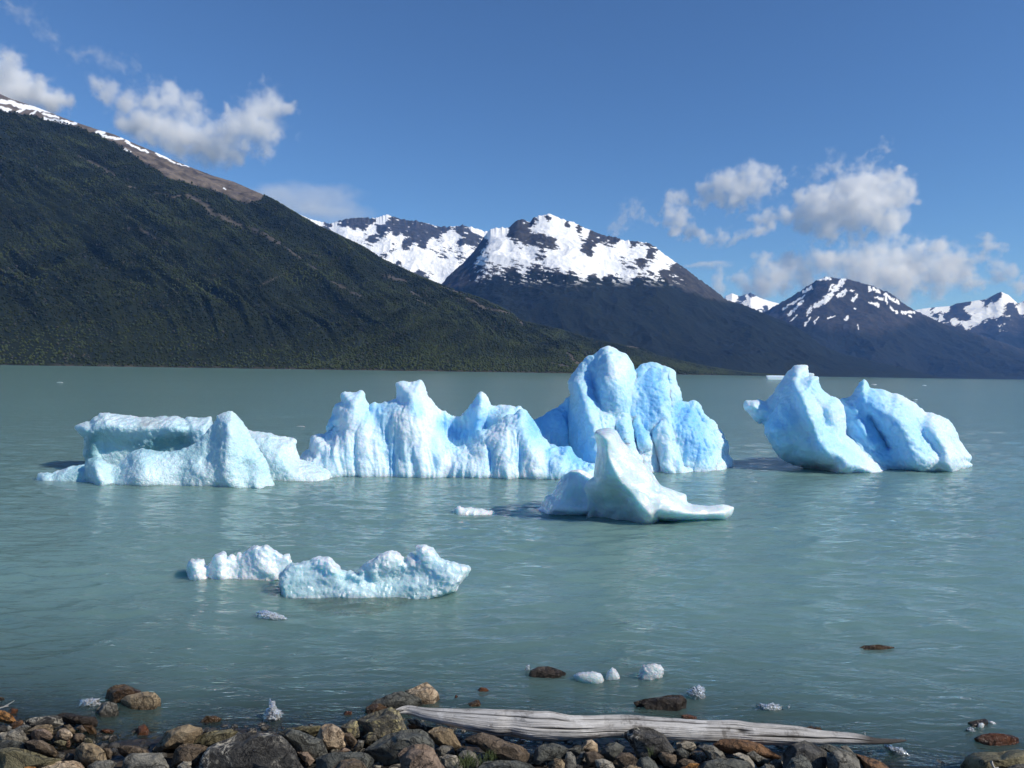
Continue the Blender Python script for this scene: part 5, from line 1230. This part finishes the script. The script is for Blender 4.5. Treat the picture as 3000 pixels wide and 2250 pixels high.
A = np.broadcast_to(an, (nr_, ns_)); S_ = np.broadcast_to(np.linspace(0, 3.9, nr_)[:, None], (nr_, ns_))
# grain furrows and long drying cracks running along the wood
tw_ = A + .10 * S_
g1 = fbm(np.stack([np.cos(tw_) * 5, np.sin(tw_) * 5, S_ * .9], -1), 4, .6, ridged=True)
lump_ = fbm(np.stack([np.cos(A) * .9, np.sin(A) * .9, S_ * 1.6], -1), 3)
dsp = rm[:, None] * (.09 * g1 + .15 * lump_ + .05 * fbm(np.stack([np.cos(A) * 2.5, np.sin(A) * 2.5, S_ * 5.], -1), 3))
crk = np.zeros((nr_, ns_))
for a0, s0, s1, wd, dp, wv in ((.95, .05, 1.35, .045, .22, .08), (1.75, .95, 1.55, .04, .2, .03), (2.05, 1.2, 2.1, .035, .2, .04), (.75, 1.3, 2.5, .04, .18, .07), (1.75, 2.6, 3.7, .06, .3, .12), (.9, 2.4, 3.2, .03, .16, .05), (2.45, .35, .9, .06, .25, .1), (1.3, 2.2, 2.8, .03, .15, .05), (.45, .3, 1.8, .03, .14, .06)):
    ac = a0 + wv * np.sin(S_ * 2.3 + a0 * 5) + .05 * fbm(np.stack([S_ * 3, S_ * 0 + a0 * 9, S_ * 0], -1), 2)
    e = np.exp(-((A - ac) / (wd * 1.15)) ** 2) * smooth(s0, s0 + .2, S_) * smooth(s1, s1 - .2, S_)
    crk = np.maximum(crk, e * dp)
knot = np.exp(-(((A - 1.45) / .28) ** 2 + ((S_ - 2.62) / .05) ** 2))
dsp = dsp - rm[:, None] * (crk + .25 * knot)
ring = ring + (ring - ctr[:, None]) / np.maximum(rm, 1e-4)[:, None, None] * dsp[..., None]
Vl = np.concatenate([ring.reshape(-1, 3), ctr[[0]] - ux[[0]] * .01, ctr[[-1]] + ux[[-1]] * .004])
i = np.arange(nr_ - 1)[:, None] * ns_; j = np.arange(ns_)[None]; j2 = (j + 1) % ns_
Fq = np.stack([i + j, i + j2, i + ns_ + j2, i + ns_ + j], -1).reshape(-1, 4)
caps = np.concatenate([np.stack([np.arange(ns_), np.arange(ns_), (np.arange(ns_) + 1) % ns_, np.full(ns_, nr_ * ns_)], -1)[:, [0, 2, 3]], np.stack([np.arange(ns_) + (nr_ - 1) * ns_, np.full(ns_, nr_ * ns_ + 1), (np.arange(ns_) + 1) % ns_ + (nr_ - 1) * ns_], -1)[:, [0, 2, 1]]])
Ft = np.concatenate([Fq[:, [0, 1, 2]], Fq[:, [0, 2, 3]], caps])
lm = mesh_np('driftwood_log', Vl, Ft)
attr(lm, 'crack', np.append(np.clip(crk * 7.0 + knot * .9, 0, 1).ravel(), [0, 0]))
attr(lm, 'along', np.append(S_.ravel(), [0, 3.9])); attr(lm, 'ca', np.append(np.cos(tw_).ravel(), [0, 0])); attr(lm, 'sa', np.append(np.sin(tw_).ravel(), [0, 0]))
n = NT('bleached_wood')
cv = n.n('CombineXYZ', {0: n.math('MULTIPLY', n.attr('ca'), 2.0), 1: n.math('MULTIPLY', n.attr('sa'), 2.0), 2: n.math('MULTIPLY', n.attr('along'), .55)}).outputs[0]
gr = n.noise(cv, 9.0, 8, .7, .3); gr2 = n.noise(cv, 2.2, 6, .65, .6); pa = n.noise(n.obj(), 5.0, 7, .7)
c = n.mix(n.ramp(gr, .35, .65), rgb(.24, .225, .205), rgb(.62, .59, .545))
c = n.mix(n.math('MULTIPLY', n.ramp(gr2, .42, .6), .75), c, rgb(.68, .65, .60))
c = n.mix(n.math('MULTIPLY', n.ramp(pa, .54, .64), .7), c, rgb(.76, .73, .68))
c = n.mix(n.math('MULTIPLY', n.ramp(pa, .47, .36), .75), c, rgb(.15, .135, .115))
c = n.mix(n.attr('crack'), c, rgb(.03, .027, .024))
c = n.mix(n.n('MapRange', {0: n.attr('along'), 1: 3.45, 2: 3.62, 3: 0.0, 4: .9}).outputs[0], c, rgb(.045, .036, .030))
hb = n.math('ADD', n.math('MULTIPLY', gr, .012), n.math('MULTIPLY', pa, .012))
b = n.n('BsdfPrincipled', {'Base Color': c, 'Roughness': .8, 'Specular IOR Level': .25, 'Normal': n.bump(hb, .8, 1.0)})
cc = ctr.mean(0)
put('driftwood_log', lm, n.surf(b.outputs[0]), 'long bleached drift log lying across the rocks at the water edge', 'log', origin=tuple(float(v) for v in cc))

# two dead twigs on the shore
n = NT('dry_twig'); b = n.n('BsdfPrincipled', {'Base Color': n.mix(n.noise(n.obj(), 30.0), rgb(.42, .38, .32), rgb(.60, .56, .50)), 'Roughness': .8}); TW = n.surf(b.outputs[0])


def twig(paths, label, Yv, r0):
    Vs, Fs, n0 = [], [], 0
    for pth in paths:
        p_ = np.array(pth, float); m_ = 26
        t_ = np.linspace(0, len(p_) - 1, m_)
        cx = np.interp(t_, range(len(p_)), p_[:, 0]) + 1.2 * perlin(np.stack([t_ * 2, t_ * 0 + n0, t_ * 0], -1)); cyy = np.interp(t_, range(len(p_)), p_[:, 1]) + 1.2 * perlin(np.stack([t_ * 2, t_ * 0 + n0 + 9, t_ * 0], -1))
        c3 = at(cx, cyy, np.full(m_, Yv)); rr = r0 * np.linspace(1, .45, m_)
        tg = np.gradient(c3, axis=0); tg /= np.linalg.norm(tg, axis=1)[:, None]
        a_ = np.cross(tg, (0, 1, .2)); a_ /= np.linalg.norm(a_, axis=1)[:, None]; b_ = np.cross(tg, a_)
        th = np.linspace(0, 2 * math.pi, 8, endpoint=False)
        V = c3[:, None] + rr[:, None, None] * (np.cos(th)[None, :, None] * a_[:, None] + np.sin(th)[None, :, None] * b_[:, None])
        i = np.arange(m_ - 1)[:, None] * 8; j = np.arange(8)[None]
        Vs.append(V.reshape(-1, 3)); Fs.append(np.stack([i + j, i + (j + 1) % 8, i + 8 + (j + 1) % 8, i + 8 + j], -1).reshape(-1, 4) + n0); n0 += m_ * 8
    put('twig', mesh_np('twig', np.concatenate(Vs), np.concatenate(Fs)), TW, label, 'twig', 'dead twigs on the shore')


twig([zF[7]([(1500, 1340), (1530, 1400), (1580, 1500), (1600, 1560)]), zF[7]([(1590, 1500), (1660, 1470)])], 'pale bare twig standing up before the olive corner boulder', 4.2, .008)
twig([zF[1]([(-10, 555), (60, 530), (130, 490), (185, 455)]), zF[1]([(60, 530), (110, 525)])], 'thin pale twig sticking out over the water at the left edge', wl(10, 2072) - .05, .006)

# ------------------------------------------------------------------ glassy scraps of ice by the shore
n = NT('clear_ice')
p = n.obj(); cr = n.n('TexVoronoi', {'Vector': p, 'Scale': 55.0})
nb_ = n.bump(n.math('ADD', cr.outputs['Distance'], n.noise(p, 40.0, 4)), .9, .02)
g_ = n.n('BsdfPrincipled', {'Base Color': rgb(1, 1, 1), 'Roughness': .06, 'IOR': 1.31, 'Transmission Weight': .72, 'Normal': nb_})
CLEAR = n.surf(g_.outputs[0])
SMALL = ice_mat('white_brash_ice', (.66, .74, .76), (.50, .64, .68), (.4, .6, .66), rough=.18, sss=.7, bump=.4, bscale=30., glint=.6, clear=.3)


def shard(f, pts, label, mat=None, flat=1.0, py=None, spiky=.5, T=None, seed=0, name='ice_chunk', cat='ice chunk', Yx=None):
    P = np.array(zF[f](pts) if f else pts, float)
    w_ = np.ptp(P[:, 0]); h_ = np.ptp(P[:, 1]); bot_ = P[:, 1].max(); mx = P[:, 0].mean(); my = P[:, 1].mean()
    Q = P.copy(); low = Q[:, 1] > my; Q[low, 1] += min(h_ * .35, w_ * .25)
    Yw = Yx or wl(mx, py or bot_); tt = T or .4 * min(w_, 1.4 * h_) * Yw / FPX
    U, Fc = ico(4); cx, cy_, rad = star(Q)
    th = np.arctan2(U[:, 1], U[:, 0]); rho = np.hypot(U[:, 0], U[:, 1])
    rr = np.interp(th % (2 * math.pi), np.arange(257) * 2 * math.pi / 256, np.append(rad, rad[0]))
    k = 1 + spiky * (.5 * np.abs(perlin(U * 3.4 + seed)) + .6 * perlin(U * 6.3 + seed) - .15)
    V = C0 + ray(cx + np.cos(th) * rr * rho ** .8 * k, cy_ + np.sin(th) * rr * rho ** .8 * k) * (Yw + tt * .6 - tt * U[:, 2] * k)[:, None]
    V[:, 2] *= flat
    me = mesh_np('ice_chunk', V, Fc, mat is not None)
    attr(me, 'blue', np.zeros(len(V))); attr(me, 'dirt', np.zeros(len(V)))
    return put(name, me, mat or CLEAR, label, cat, 'small pieces of floating ice', origin=(float(V[:, 0].mean()), float(V[:, 1].mean()), 0.0))


shard(4, [(1450, 115), (1490, 95), (1540, 68), (1640, 60), (1720, 55), (1790, 75), (1840, 120), (1860, 165), (1840, 210), (1780, 228), (1680, 215), (1570, 180), (1500, 140)], 'white loaf of ice by the black wet boulder', SMALL, flat=.85, seed=1, spiky=.22)
shard(4, [(1850, 160), (1890, 100), (1930, 50), (1965, 22), (2000, 55), (2040, 100), (2080, 140), (2000, 175), (1900, 190)], 'small pointed shard of ice right of the white loaf of ice', SMALL, seed=2, spiky=.3)
shard(5, [(280, 185), (300, 120), (330, 60), (380, 5), (440, -15), (540, -20), (610, 10), (630, 60), (600, 105), (560, 95), (540, 110), (500, 160), (430, 205), (350, 200)], 'curved fin of ice standing in the lake right of the white loaf', SMALL, T=.06, seed=3, spiky=.4)
shard(2, [(1330, 710), (1400, 690), (1440, 600), (1490, 560), (1500, 490), (1540, 480), (1580, 490), (1590, 560), (1650, 600), (1640, 660), (1560, 690), (1480, 700)], 'sparkling clear lump of ice in the bay left of centre', seed=4, spiky=.7)
shard(5, [(940, 330), (990, 300), (1050, 270), (1100, 258), (1160, 300), (1170, 380), (1120, 430), (1030, 420), (990, 370)], 'clear sparkling ice right of the blunt dark brown rock', seed=5, spiky=.8)
shard(5, [(1855, 530), (1900, 500), (1980, 505), (2040, 490), (2120, 520), (2175, 545), (2150, 590), (2060, 575), (1960, 570), (1880, 575)], 'row of glittering clear ice bits behind the log', seed=6, spiky=.9)
shard(6, [(240, 555), (258, 520), (285, 500), (275, 550), (255, 560)], 'tiny glittering bit of ice right of the glittering row', seed=7, spiky=.6)
shard(6, [(1470, 1050), (1500, 1005), (1580, 1030), (1640, 1060), (1730, 1070), (1830, 1110), (1900, 1130), (1800, 1150), (1660, 1120), (1540, 1070)], 'string of clear ice under the thin tip of the log', seed=8, spiky=.9)
shard(6, [(1238, 905), (1245, 865), (1258, 860), (1268, 905)], 'tiny clear ice piece poking up behind the tip of the log', seed=9, spiky=.5, py=2175)
shard(1, [(1000, 490), (1060, 450), (1180, 430), (1280, 440), (1300, 480), (1200, 510), (1080, 530)], 'clear ice scraps left of the light grey rock in the bay', seed=10, spiky=.9)
shard(7, [(1195, 565), (1230, 515), (1310, 495), (1357, 540), (1332, 605), (1260, 605)], 'bright white scrap of ice on the dark rock near the right edge', SMALL, seed=11, spiky=.2, Yx=wl(2874, 2133) - .02)
shard(7, [(1450, 462), (1520, 460), (1580, 490), (1640, 520), (1600, 542), (1520, 535)], 'white scrap of ice at the right end of the dark ice carrying rock', SMALL, seed=12, spiky=.3)
shard(7, [(960, 640), (1040, 600), (1120, 620), (1160, 680), (1080, 715), (1000, 690)], 'clear ice scrap in front of the dark ice carrying rock', seed=13, spiky=.8)
shard(4, [(830, 60), (845, 0), (890, -10), (895, 40), (860, 80)], 'clear splinter of ice at the left end of the black wet boulder', seed=14, spiky=.6)
for k, (x, y, s, lb) in enumerate([(133, 1355, 9, 'white speck of ice left of the low glassy iceberg'), (195, 1434, 34, 'thin grey sliver of ice below the tail of the low glassy iceberg'), (2235, 1322, 20, 'white scrap of ice left of the undercut iceberg'), (175, 1118, 10, 'tiny white fleck of ice far out on the left'), (2560, 1124, 9, 'tiny white fleck of ice far out above the rounded iceberg'), (2708, 1127, 7, 'tiny white fleck of ice far out on the right'), (880, 1247, 14, 'tiny white fleck of ice left of the tallest iceberg'), (2680, 1168, 9, 'small white fleck of ice behind the rounded iceberg')]):
    shard(0, [(x - s, y + 3), (x - s * .6, y - 2), (x, y - 3.5 if s < 30 else y - 8), (x + s * .7, y - 2), (x + s, y + 2), (x, y + 3)], lb, SMALL, seed=30 + k, spiky=.3, flat=.3)
# drowned lump of clear ice
F = zG
shard(0, F([(605, 570), (612, 520), (650, 490), (690, 502), (740, 532), (800, 562), (850, 592), (760, 606), (680, 600)]), 'clear half sunken lump of ice nearest the shore', CLEAR, seed=60, spiky=.5, flat=.4)

# ------------------------------------------------------------------ grass between the stones
gv, gf, n0 = [], [], 0
for (cx, cy_, wd, cnt) in ((1372, 2238, 26, 150), (1435, 2222, 18, 60), (1905, 2213, 10, 18)):
    for k in range(cnt):
        px, py_ = cx + rng.normal() * wd * .6, cy_ + rng.normal() * 7
        b0 = at(px, py_, land_Y(px, py_, .12) - .02); hh = rng.uniform(.02, .05); ln = rng.normal(size=2) * .03; wv = .0018
        tip = b0 + (ln[0], ln[1], hh); m_ = b0 + (ln[0] * .35, ln[1] * .35, hh * .62)
        gv += [b0 - (wv, 0, 0), b0 + (wv, 0, 0), m_ + (wv * .8, 0, 0), m_ - (wv * .8, 0, 0), tip]
        gf += [(n0, n0 + 1, n0 + 2), (n0, n0 + 2, n0 + 3), (n0 + 3, n0 + 2, n0 + 4)]; n0 += 5
n = NT('grass_blade'); b = n.n('BsdfPrincipled', {'Base Color': n.mix(n.noise(n.pos(), 20.0), rgb(.03, .048, .01), rgb(.075, .095, .022)), 'Roughness': .6}); 
put('grass', mesh_np('grass', np.array(gv), np.array(gf)), n.surf(b.outputs[0]), kind='stuff')
